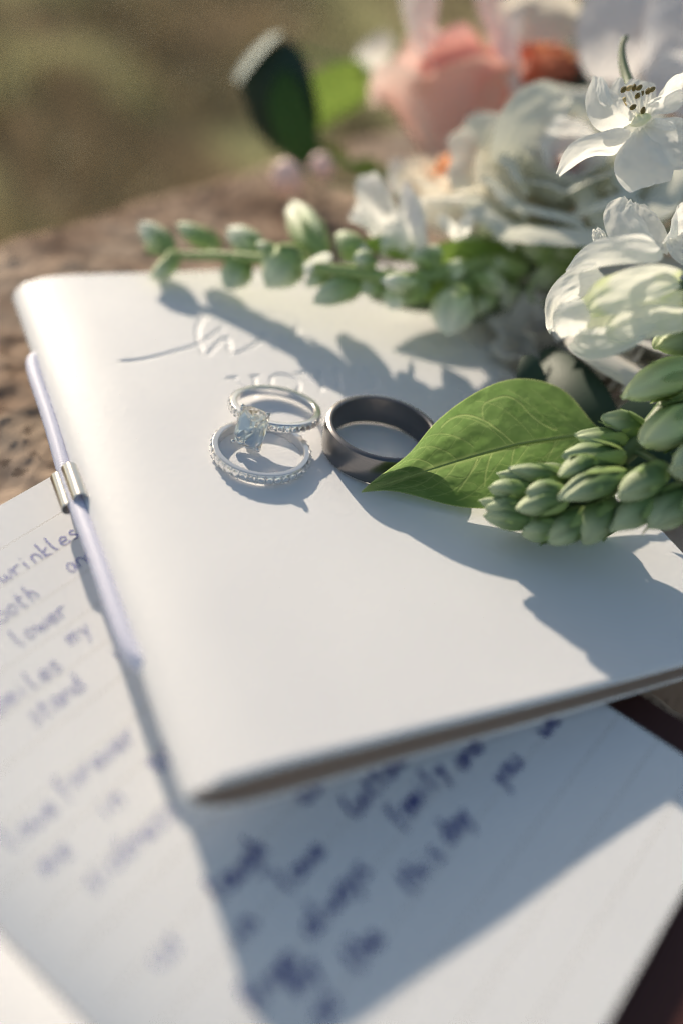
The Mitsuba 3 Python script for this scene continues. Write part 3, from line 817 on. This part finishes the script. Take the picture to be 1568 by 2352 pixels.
def near_line(line, v):
    from scipy.spatial import cKDTree
    d, i = cKDTree(line).query(v)
    return d, i / (len(line) - 1)


zz = lambda a, b: ((1300 + a / 1.2444) / 1.6327, (1300 + b / 1.2444) / 1.6327)
VEINS = []
for pts, r in [([zz(785, 460), zz(700, 385), zz(640, 345), zz(560, 320), zz(490, 335), zz(440, 375)], .26), ([zz(975, 388), zz(890, 345), zz(830, 290), zz(790, 250), zz(740, 232), zz(680, 246), zz(640, 268), zz(637, 340)], .24),
               ([zz(680, 490), zz(655, 560), zz(640, 650)], .23), ([zz(608, 525), zz(575, 590), zz(515, 675)], .23), ([zz(782, 470), zz(770, 520), zz(768, 578)], .2), ([zz(975, 440), zz(950, 495), zz(928, 540)], .2)]:
    VEINS.append((np.array([leaf_find(a, b) for a, b in pts]), r))
vr = np.random.default_rng(5)
for sg in (1, -1):
    for x0 in np.linspace(.10, .86, 9) + vr.normal(0, .012, 9):
        t = np.linspace(0, 1, 7)
        xx = x0 + .17 * t + .05 * t ** 3; ww = sg * (.86 * t ** .85)
        VEINS.append((leaf_pt(np.clip(xx, 0, .98), ww), .15))
        for c in (.3, .55, .75):                                  # fine cross veins
            xa, wa = x0 + .17 * c, sg * .86 * c ** .85
            q = np.linspace(0, 1, 5); VEINS.append((leaf_pt(np.clip(xa + .085 * q + vr.normal(0, .006, 5), 0, .98), wa + sg * vr.normal(0, .03, 5) + sg * .05 * np.sin(q * 6)), .09))
flat = LV.reshape(-1, 3)
nflat = np.stack([np.interp(gx_.ravel(), tq, nrm[:, k]) for k in range(3)], 1)
vn = np.zeros(len(flat))
for pts, r in VEINS:
    line = resample(pts, 160)
    d, u = near_line(line, flat)
    vn = np.maximum(vn, (1 - sstep(.35 * r, r, d)) * (1 - .35 * u) * min(1, .25 + r * 3))
mrd = near_line(leaf_pt(np.linspace(0, 1, 200), np.zeros(200)), flat)[0]
edge = 1 - sstep(.10, .32, near_line(np.vstack([leaf_pt(np.linspace(0, 1, 300), sg * np.ones(300)) for sg in (1, -1)]), flat)[0])
mot = meshkit.fbm(flat / 2.2, 4, 3)[:, None]
col = np.array([.145, .265, .075]) * (1 - mot) + np.array([.25, .38, .14]) * mot
pale = np.array([.52, .60, .27])
k_ = np.maximum(np.maximum(vn * .62, edge * .8), .35 * (1 - sstep(.3, .9, mrd)))[:, None]
add('leaf__blade', (flat + nflat * (vn * .07 + (meshkit.fbm(flat / 1.6, 3, 9) - .5) * .22)[:, None], gridfaces(320, 191)), 'leaf_skin', True, color=col * (1 - k_) + pale * k_)
tag('leaf', 'large fresh green leaf leaning against the dark ring on the white book', 'leaf')
vq = np.linspace(.0, .93, 50)
ipn = np.stack([np.interp(vq, tq, nrm[:, k]) for k in range(3)], 1)
add('leaf__midrib', tube(np.vstack([leaf_pt(0, 0) + unit(M_[0] - M_[3]) * 7 - [0, 0, 1.5], leaf_pt(vq, 0 * vq) + ipn * .05]), np.concatenate([[.6], np.linspace(.42, .05, 50)]), 8), 'midrib_green', True)

# --- white larkspur flower, upper right, in focus
zd = lambda a, b: (1224.8 + a * .2187, 122.5 + b * .2187)
LK = tag('larkspur', 'open white larkspur flower with dark anthers, upper right', 'flower')


def pet(thing, pts, px_w, side, mat_='white_petal', **kw):
    sp = QS(*pts); d = np.mean([p[2] for p in pts])
    w = np.array(px_w) * d / FOC
    s = RGT * side[0] - DWN * side[1] + TOC * (side[2] if len(side) > 2 else 0)
    return add(thing + '__petal', petal(sp, w, s, **kw), mat_, True)


c0_ = zd(1090, 700)
pet(LK, [(*c0_, 186), (*zd(960, 700), 184.5), (*zd(820, 640), 183.5), (*zd(690, 480), 184), (*zd(640, 250), 186)], [6, 26, 42, 33, 8], (.75, .66, .3), cup=.35, ruffle=1.0, seed=1)
pet(LK, [(*zd(800, 560), 183), (*zd(745, 470), 182.6), (*zd(710, 360), 183.2), (*zd(690, 245), 185)], [10, 14, 13, 5], (.85, .5, .5), cup=.3, ruffle=.7, seed=2)
pet(LK, [(*zd(1040, 860), 187), (*zd(880, 930), 184), (*zd(650, 960), 183), (*zd(480, 1040), 182.5), (*zd(265, 1280), 182)], [6, 30, 24, 26, 7], (.38, .92, .2), cup=.5, ruffle=.9, seed=3)
pet(LK, [(*zd(1120, 800), 187), (*zd(1130, 960), 184), (*zd(1170, 1150), 182.5), (*zd(1230, 1390), 182)], [10, 48, 68, 46], (1, -.05, .15), cup=-.18, ruffle=1.2, seed=4)
pet(LK, [(*zd(1170, 760), 187), (*zd(1330, 850), 184.5), (*zd(1480, 960), 183.5), (*zd(1650, 1060), 183)], [8, 42, 60, 40], (.5, .86, .0), cup=.2, ruffle=1.2, seed=5)
pet(LK, [(*zd(1170, 690), 188), (*zd(1300, 480), 187), (*zd(1480, 330), 187.5), (*zd(1640, 190), 189)], [8, 34, 46, 26], (.66, .75, .2), cup=.3, ruffle=1.5, freq=4, seed=6)
pet(LK, [(*zd(1180, 700), 187), (*zd(1290, 590), 185), (*zd(1420, 500), 184.5), (*zd(1590, 470), 185)], [5, 20, 24, 12], (.5, .86, .3), cup=.6, ruffle=.9, seed=7)
pet(LK, [(*zd(1070, 690), 189), (*zd(970, 560), 190), (*zd(900, 400), 191), (*zd(910, 245), 192)], [8, 22, 20, 6], (.95, .2, .3), cup=.3, ruffle=.7, seed=8)
pet(LK, [(*zd(1100, 690), 190), (*zd(1130, 500), 191), (*zd(1120, 330), 192), (*zd(1110, 265), 193)], [10, 34, 36, 18], (1, 0, .1), cup=.25, ruffle=.9, seed=9)
pet(LK, [(*zd(1240, 720), 186), (*zd(1330, 740), 184), (*zd(1490, 790), 183)], [6, 12, 5], (.2, .95, .3), cup=.3, ruffle=.5, seed=10)
fil = []
for i, (a, b) in enumerate([(945, 375), (1003, 360), (1055, 355), (1110, 355), (1130, 420), (1200, 395), (1245, 375), (945, 490), (950, 550), (1045, 560), (1150, 595), (1095, 440)]):
    tipq = Q(*zd(a, b), 184.5 + (i % 3) * .7)
    o = Q(*zd(1110 + (i % 4) * 15, 690), 187)
    fil.append(tube(np.array([o, (o + tipq) / 2 + TOC * .4, tipq]), [.22, .2, .16], 5, 8))
    ax_ = unit(RGT * (.5 + .4 * math.sin(i * 2.3)) + UPV * .6)
    add(LK + '__anther', lathe(tipq - ax_ * .75, tipq + ax_ * .75, OV * [1, .48], 8), 'tan_anther' if i in (1, 7, 8) else 'anther', True)
add(LK + '__filaments', join(*fil), 'white_petal', True); labels[LK + '__filaments'] = {'kind': 'stuff'}
add(LK + '__spur', tube(QS((1452, 245, 196), (1440, 180, 203), (1428, 125, 206), (1434, 88, 207), (1442, 84, 207)), [.9, 1.1, 1.0, .7, .5], 10, 24), 'dark_stem', True)
add(LK + '__receptacle', lathe(Q(*zd(1100, 640), 185.5), Q(*zd(1130, 760), 186.5), OV * [1, 2.2], 12), 'green_white_petal', True)

# --- white snapdragon flower, right
zf = lambda a, b: (1194 + a * .2383, 428.7 + b * .2383)
SD = tag('snapdragon_flower', 'open white and pale green snapdragon flower at the right edge below the larkspur', 'flower')
tub = QS((1660, 700, 176), (1580, 695, 175), (1500, 697, 174.5), (1430, 712, 174.5), (1370, 728, 175.5), (1328, 735, 177), (1306, 736, 178))
rr_ = np.array([20, 36, 54, 73, 72, 52, 14]) * 175 / FOC
tv, tf = tube(tub, rr_, 36, 40, cap=False)
ang_ = np.tile(np.arange(36) * 2 * np.pi / 36, 40)
tv = tv + unit(tv - resample(tub, 40).repeat(36, 0)) * ((meshkit.fbm(tv / 4.0, 3, 2) - .5) * 2.4 + .45 * np.cos(4 * ang_ + 1.0))[:, None]
add(SD + '__tube', (tv, tf), 'green_white_petal', True)
pet(SD, [(*zf(1180, 620), 181), (*zf(1080, 420), 182.5), (*zf(1000, 250), 184.5), (*zf(1040, 112), 187)], [36, 50, 44, 22], (.96, -.28, .1), cup=.3, ruffle=1.3, seed=11)
pet(SD, [(*zf(1290, 620), 183), (*zf(1270, 430), 185), (*zf(1210, 270), 187), (*zf(1150, 150), 189)], [32, 40, 34, 14], (.9, -.45, .1), cup=.2, ruffle=.9, seed=12)
pet(SD, [(*zf(800, 560), 184), (*zf(760, 470), 184.5), (*zf(735, 400), 185)], [17, 16, 9], (.95, .2, .1), cup=.4, ruffle=1.2, freq=5, seed=13)
pet(SD, [(*zf(1340, 600), 174), (*zf(1150, 625), 170), (*zf(900, 645), 170.5), (*zf(640, 710), 178), (*zf(445, 830), 184)], [8, 38, 38, 34, 8], (.15, .95, -.45), cup=-.35, ruffle=1.0, seed=14)
pet(SD, [(*zf(780, 830), 173), (*zf(560, 930), 179), (*zf(380, 1080), 184.5), (*zf(340, 1260), 185), (*zf(330, 1400), 185.5)], [26, 36, 32, 27, 17], (-.62, .75, .2), cup=.25, ruffle=1.0, seed=15)
pet(SD, [(*zf(640, 1100), 169.5), (*zf(510, 1260), 168.5), (*zf(520, 1440), 170.5)], [26, 40, 30], (1, .0, .0), cup=-.3, ruffle=.8, seed=16)
pet(SD, [(1490, 735, 169.5), (1425, 778, 167.5), (1370, 792, 168.5), (1318, 776, 171)], [16, 34, 38, 22], (.35, -.9, .3), cup=.3, ruffle=1.2, seed=41)
pet(SD, [(1560, 640, 170), (1470, 652, 166.5), (1400, 680, 166.5), (1350, 712, 168.5)], [18, 40, 44, 26], (.3, .92, .2), 'green_white_petal', cup=-.25, ruffle=1.3, seed=42)
pet(SD, [(1600, 735, 171), (1520, 735, 168), (1440, 745, 167), (1390, 765, 168.5)], [14, 34, 40, 22], (.15, .95, .2), 'green_white_petal', cup=-.3, ruffle=1.3, seed=43)
pet(SD, [(*zf(270, 1385), 185.4), (*zf(300, 1395), 185.3)], [2.5, 8], (0, 1, .1), cup=.2, n=6, m=5)
pet(SD, [(*zf(1420, 520), 183), (*zf(1450, 420), 184), (*zf(1560, 330), 185), (*zf(1700, 330), 186)], [14, 36, 44, 30], (.4, .9, .1), cup=.25, ruffle=1.1, seed=18)
pet(SD, [(*zf(1500, 480), 184), (*zf(1580, 600), 182), (*zf(1680, 700), 182)], [20, 34, 22], (.8, .5, .1), cup=.2, ruffle=1., seed=19)
for a, b, c, w in [((1640, 655, 172), (1590, 650, 170.5), (1545, 665, 171), 20), ((1640, 745, 172), (1590, 735, 171), (1545, 742, 172), 16), ((1640, 700, 171), (1590, 695, 170), (1570, 690, 170.5), 16)]:
    add(SD + '__sepal', petal(QS(a, b, c), np.array([w, w * .9, 2]) * 172 / FOC, UPV, -.3, n=12, m=7), 'dark_stem', True)


# --- roses and other blooms built from whorls of petals
def bloom(thing, c, axis, R, H, layers, mats, ruffle=.8, open_=1.0, seed=0, span=1.0):
    a, b, d = frame(axis); r = np.random.default_rng(seed); k = 0
    for li, (nP, r0, h, lean, curl) in enumerate(layers):
        for i in range(nP):
            th = 2 * np.pi * i / nP + li * .9 + r.normal(0, .09)
            ths = np.linspace(-1, 1, 13) * span * (np.pi / nP) * 1.35
            vv = np.linspace(0, 1, 15)
            A, V = np.meshgrid(th + ths, vv)
            rel = (A - th) / (abs(ths[-1]) + 1e-9)
            hh = h * H * r.uniform(.93, 1.07)
            edge = 1 - .16 * rel ** 2 - .05 * rel ** 4
            z = V * hh * edge
            rad = R * (r0 * (.42 + .75 * np.sin(np.clip(V * 1.7, 0, np.pi / 2))) + lean * V ** 2 * open_) + R * curl * sstep(.72, 1.0, V) - R * .02 * li * 0
            z = z - R * curl * .75 * sstep(.8, 1.0, V) ** 2
            q = np.stack([A * 2.2 + seed, V * 3, np.full_like(A, li * 2.0)], -1)
            nz = (meshkit.fbm(q, 3, seed + li) - .5) * 2 * ruffle * (.2 + V)
            v = c + (rad + nz)[..., None] * (np.cos(A)[..., None] * a + np.sin(A)[..., None] * b) + (z + nz * .6)[..., None] * d
            add(thing + '__petal', (v.reshape(-1, 3), gridfaces(15, 13)), mats(li, math.cos(th) * a + math.sin(th) * b) if callable(mats) else mats[min(li, len(mats) - 1)], True)
            k += 1
    return k


ROSE = [(3, .16, .95, .02, .0), (4, .30, 1.0, .04, .02), (5, .50, 1.0, .08, .05), (5, .70, .98, .12, .10), (6, .88, .92, .2, .16)]
RS = tag('peach_rose', 'peach pink rose, blurred, right of the centre at the top', 'rose')
bloom(RS, Q(1050, 388, 290), UPV * .95 - RGT * .12 + TOC * .2, 15.0, 36, [(3, .14, .98, .02, .0), (4, .26, 1.02, .03, .02), (5, .42, 1.02, .05, .04), (5, .58, 1.0, .07, .06), (6, .74, .96, .12, .18), (6, .90, .84, .2, .34)],
      lambda li, o: ['orange_petal', 'coral_petal', 'coral_petal', 'peach_petal', 'coral_petal', 'peach_petal'][li] if o @ RGT > -.35 or li < 2 else ['', '', 'peach_petal', 'sunlit_blush_petal', 'sunlit_blush_petal', 'sunlit_blush_petal'][li], 1.5, 1.0, 5)  # outer petals facing left are coloured paler, as if sunlit
add(RS + '__hip', lathe(Q(1050, 372, 296), Q(1045, 345, 293), OV * [1, 9], 16), 'stem_green', True)
# second peach rose, low, mostly behind white flowers
R2 = tag('peach_rose_001', 'low peach rose, only its orange rim showing behind the snapdragon', 'rose')
bloom(R2, Q(1045, 530, 258), UPV * .85 + TOC * .6, 14, 18, ROSE[1:], ['orange_petal', 'cream_petal', 'cream_petal', 'white_petal'], 1.4, .9, 8)
# white rose above
R3 = tag('white_rose', 'cream white rose at the top edge above the peach rose', 'rose')
bloom(R3, Q(1285, -10, 300), UPV * .7 + TOC * .5 + RGT * .2, 14, 24, ROSE, ['orange_petal', 'cream_petal', 'cream_petal', 'white_petal'], 1.2, 1.0, 12)
pet(R3, [(1000, 160, 272), (970, 70, 274), (965, -30, 278)], [8, 34, 50], (.95, .1, .1), cup=-.2, ruffle=1.0, seed=23)
pet(R3, [(1190, 255, 268), (1168, 130, 270), (1150, 40, 275), (1150, -40, 280)], [8, 22, 50, 60], (.97, .1, .1), 'white_petal', cup=-.25, ruffle=1.2, seed=24)
pet(R3, [(1330, 60, 276), (1250, 40, 274), (1180, 60, 276), (1130, 120, 280)], [30, 60, 60, 20], (.2, .95, .1), 'cream_petal', cup=-.3, ruffle=1.5, seed=25)
R5 = tag('peach_rose_002', 'dusky red orange rose in shade between the peach rose and the lilac white petals', 'rose')
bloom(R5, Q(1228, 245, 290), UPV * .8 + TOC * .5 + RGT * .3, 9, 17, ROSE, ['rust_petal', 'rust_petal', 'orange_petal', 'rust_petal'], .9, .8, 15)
# ruffled cream lisianthus
LS = tag('lisianthus', 'ruffled creamy green lisianthus, blurred, left of the larkspur', 'flower')
bloom(LS, Q(1290, 470, 248), UPV * .55 + TOC * .8 - RGT * .12, 18, 19, [(5, .16, 1.0, .02, .03), (6, .34, 1.02, .06, .1), (7, .52, 1.0, .12, .14), (8, .72, .92, .2, .18), (8, .92, .78, .3, .22)], ['rust_petal', 'soft_cream_petal', 'soft_cream_petal', 'soft_cream_petal'], 3.2, 1.0, 31)
pet(LS, [(1200, 420, 242), (1200, 330, 236), (1240, 250, 236), (1290, 215, 240)], [40, 70, 66, 26], (.95, -.3, .1), 'soft_cream_petal', cup=-.3, ruffle=2.0, seed=26)
pet(LS, [(1330, 420, 238), (1300, 340, 232), (1255, 300, 232)], [50, 66, 30], (.9, .4, .1), 'white_petal', cup=-.3, ruffle=2.2, seed=27)
pet(LS, [(1180, 540, 244), (1150, 450, 238), (1140, 380, 238), (1170, 320, 243)], [30, 54, 50, 18], (1, .1, .1), 'cream_petal', cup=-.3, ruffle=1.8, seed=28)
# big lilac white petals in the corner
HY = tag('hydrangea', 'large pale lilac white petals, blurred, in the upper right corner', 'flower')
for i, (pts, w, sd) in enumerate([([(1440, 210, 262), (1415, 120, 255), (1420, 20, 256), (1440, -60, 260)], [30, 76, 84, 50], (1, .1, .1)), ([(1500, 240, 258), (1530, 150, 252), (1570, 60, 252), (1600, -20, 256)], [26, 70, 84, 50], (.9, .4, .1)),
                                  ([(1480, 160, 266), (1510, 60, 262), (1530, -40, 264)], [30, 70, 60], (.95, -.2, .1)), ([(1600, 240, 252), (1560, 190, 248), (1500, 150, 250)], [60, 70, 26], (.4, .9, .1)), ([(1395, 190, 268), (1370, 110, 266), (1380, 20, 268)], [20, 46, 50], (1, 0, .2))]):
    pet(HY, pts, w, sd, 'lilac_petal', cup=-.3 if i % 2 else .2, ruffle=1.6, seed=30 + i)
# white stock florets among the buds
WS = tag('white_stock', 'small white florets, blurred, above the middle of the snapdragon stem', 'flower')
for i, (pts, w, sd) in enumerate([([(905, 560, 246), (870, 490, 240), (848, 430, 240), (850, 400, 244)], [20, 40, 34, 10], (1, .2, .1)), ([(900, 560, 244), (850, 520, 240), (810, 480, 240)], [16, 36, 16], (.5, -.85, .1)), ([(930, 585, 240), (945, 520, 236), (930, 440, 238)], [14, 32, 14], (1, .1, .2)),
                                  ([(965, 600, 238), (962, 540, 234), (945, 470, 236), (930, 415, 240)], [10, 17, 16, 6], (1, .15, .2)), ([(880, 590, 240), (905, 560, 236), (900, 510, 236)], [14, 34, 12], (.9, .3, .1)), ([(1050, 545, 240), (1065, 520, 236), (1080, 490, 238)], [10, 17, 7], (.8, -.4, .1)), ([(1050, 548, 240), (1030, 520, 236), (1005, 498, 238)], [8, 14, 8], (.5, .8, .1)),
                                  ([(850, 600, 236), (835, 580, 233), (830, 560, 234)], [7, 13, 6], (1, .1, .2)), ([(760, 600, 236), (735, 600, 231), (700, 622, 230)], [10, 18, 8], (.2, 1, .1))]):
    pts = [(x, y, d - 9) for x, y, d in pts]
    pet(WS, pts, w, sd, 'lilac_petal' if i in (3, 7) else 'white_petal', cup=.3 if i % 2 else -.3, ruffle=1.0, seed=50 + i)
# pink buds
for i, (a, b, d, w) in enumerate([((690, 395), (628, 425), 285, 42), ((765, 375), (712, 395), 290, 32)]):
    k = 'pink_bud' if i == 0 else 'pink_bud_001'
    B, Tt = Q(*a, d), Q(*b, d - 4)
    half = w * d / FOC
    add(k + '__petals', lathe(B, Tt, OV * [1, half], 18, 5, .05), 'pink_skin', True)
    add(k + '__stem', tube(np.array([B, B + RGT * 14 + FWD * 6 - UPV * 2, B + RGT * 40 + FWD * 12 - UPV * 8]), [.8, .9, 1], 8, 14), 'stem_green', True)
    tag(k, ['larger round pale pink bud, leftmost of the two pink buds', 'smaller pale pink bud just right of the larger pink bud'][i], 'flower bud')
# foliage behind: dark folded leaf, bright leaf, small leaf
DL = tag('folded_leaf', 'dark green folded leaf with sun glare painted on its top edge, upper centre', 'leaf')
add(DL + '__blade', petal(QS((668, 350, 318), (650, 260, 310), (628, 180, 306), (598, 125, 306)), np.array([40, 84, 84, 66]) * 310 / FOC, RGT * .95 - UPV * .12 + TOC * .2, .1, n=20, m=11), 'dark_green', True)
add(DL + '__fold', petal(QS((545, 185, 306), (585, 130, 304), (640, 75, 306)), np.array([22, 30, 22]) * 306 / FOC, np.cross(unit(np.array(SUN) + TOC), Q(640, 75, 306) - Q(545, 185, 306)), .1, n=16, m=9), 'painted_glare', True)
BL = tag('bright_leaf', 'bright green leaf, blurred, between the dark folded leaf and the peach rose', 'leaf')
add(BL + '__blade', petal(QS((890, 175, 322), (800, 205, 314), (730, 245, 310), (690, 300, 312)), np.array([8, 58, 62, 12]) * 312 / FOC, UPV * .9 + RGT * .4 + TOC * .3, .25, n=20, m=11), 'lime_green', True)
add(BL + '__stem', tube(QS((900, 190, 324), (780, 140, 326), (660, 105, 326)), [.9, .9, .7], 8, 16), 'stem_green', True)
add(DL + '__stem', tube(QS((668, 352, 318), (720, 375, 320), (800, 385, 318), (900, 392, 312)), [.8, .9, 1.0, 1.1], 8, 20), 'stem_green', True)
for i, (pts, w, sd, lab) in enumerate([([(735, 392, 304), (685, 320, 300), (655, 230, 300), (650, 160, 304)], [14, 46, 44, 10], (.95, .2, .25), 'mid green leaf below the dark folded leaf'), ([(800, 375, 312), (760, 360, 308), (700, 355, 308)], [10, 26, 6], (.2, .95, .3), 'pale green leaf above the pink buds'),
                                  ([(880, 400, 300), (840, 385, 296), (790, 395, 296)], [10, 22, 6], (.2, .95, .3), 'small yellowish green leaf below left of the peach rose')]):
    k = 'green_leaf' if i == 0 else f'green_leaf_{i:03d}'
    add(k, petal(QS(*pts), np.array(w) * 310 / FOC, RGT * sd[0] - DWN * sd[1] + TOC * sd[2], .2, n=16, m=9), 'lime_green' if i else 'deep_green', True)
    tag(k, lab, 'leaf')
WL = tag('white_bract', 'small white shining petal, blurred, right of the bright leaf', 'petal')
add(WL, petal(QS((820, 165, 318), (855, 125, 312), (890, 75, 314)), np.array([16, 36, 14]) * 314 / FOC, RGT * .8 - UPV * .5, .2, n=14, m=9), 'white_petal', True)
# shaded white flower under the snapdragon flower
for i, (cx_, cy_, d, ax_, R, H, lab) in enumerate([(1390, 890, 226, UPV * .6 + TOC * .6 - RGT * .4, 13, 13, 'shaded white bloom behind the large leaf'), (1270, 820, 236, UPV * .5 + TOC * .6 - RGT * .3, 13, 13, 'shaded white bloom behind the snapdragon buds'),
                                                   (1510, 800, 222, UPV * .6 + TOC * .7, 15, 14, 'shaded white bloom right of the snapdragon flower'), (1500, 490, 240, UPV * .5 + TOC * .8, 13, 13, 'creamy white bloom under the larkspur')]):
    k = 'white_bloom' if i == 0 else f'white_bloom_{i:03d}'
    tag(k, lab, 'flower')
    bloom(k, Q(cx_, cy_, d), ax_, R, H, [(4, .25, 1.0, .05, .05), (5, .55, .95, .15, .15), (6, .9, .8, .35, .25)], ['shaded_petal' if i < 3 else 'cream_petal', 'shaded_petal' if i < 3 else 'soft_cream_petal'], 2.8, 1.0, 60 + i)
# dark rounded leaf behind the big one, and leaves added to the bouquet to block light and fill dark gaps
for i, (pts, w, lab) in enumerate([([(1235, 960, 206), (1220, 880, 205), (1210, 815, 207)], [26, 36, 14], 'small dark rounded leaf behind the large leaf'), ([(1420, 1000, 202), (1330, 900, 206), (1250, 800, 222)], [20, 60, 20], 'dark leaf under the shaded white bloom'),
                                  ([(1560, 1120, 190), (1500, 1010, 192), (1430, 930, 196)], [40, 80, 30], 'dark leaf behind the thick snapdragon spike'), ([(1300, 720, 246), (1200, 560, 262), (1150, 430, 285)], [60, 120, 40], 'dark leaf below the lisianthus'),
                                  ([(1390, 330, 268), (1330, 180, 276), (1310, 60, 290)], [50, 70, 40], 'dark leaf filling the black gap left of the lilac white petals'), ([(1290, 20, 282), (1230, -10, 278), (1160, -30, 278)], [20, 40, 20], 'dark green leaf at the top edge'),
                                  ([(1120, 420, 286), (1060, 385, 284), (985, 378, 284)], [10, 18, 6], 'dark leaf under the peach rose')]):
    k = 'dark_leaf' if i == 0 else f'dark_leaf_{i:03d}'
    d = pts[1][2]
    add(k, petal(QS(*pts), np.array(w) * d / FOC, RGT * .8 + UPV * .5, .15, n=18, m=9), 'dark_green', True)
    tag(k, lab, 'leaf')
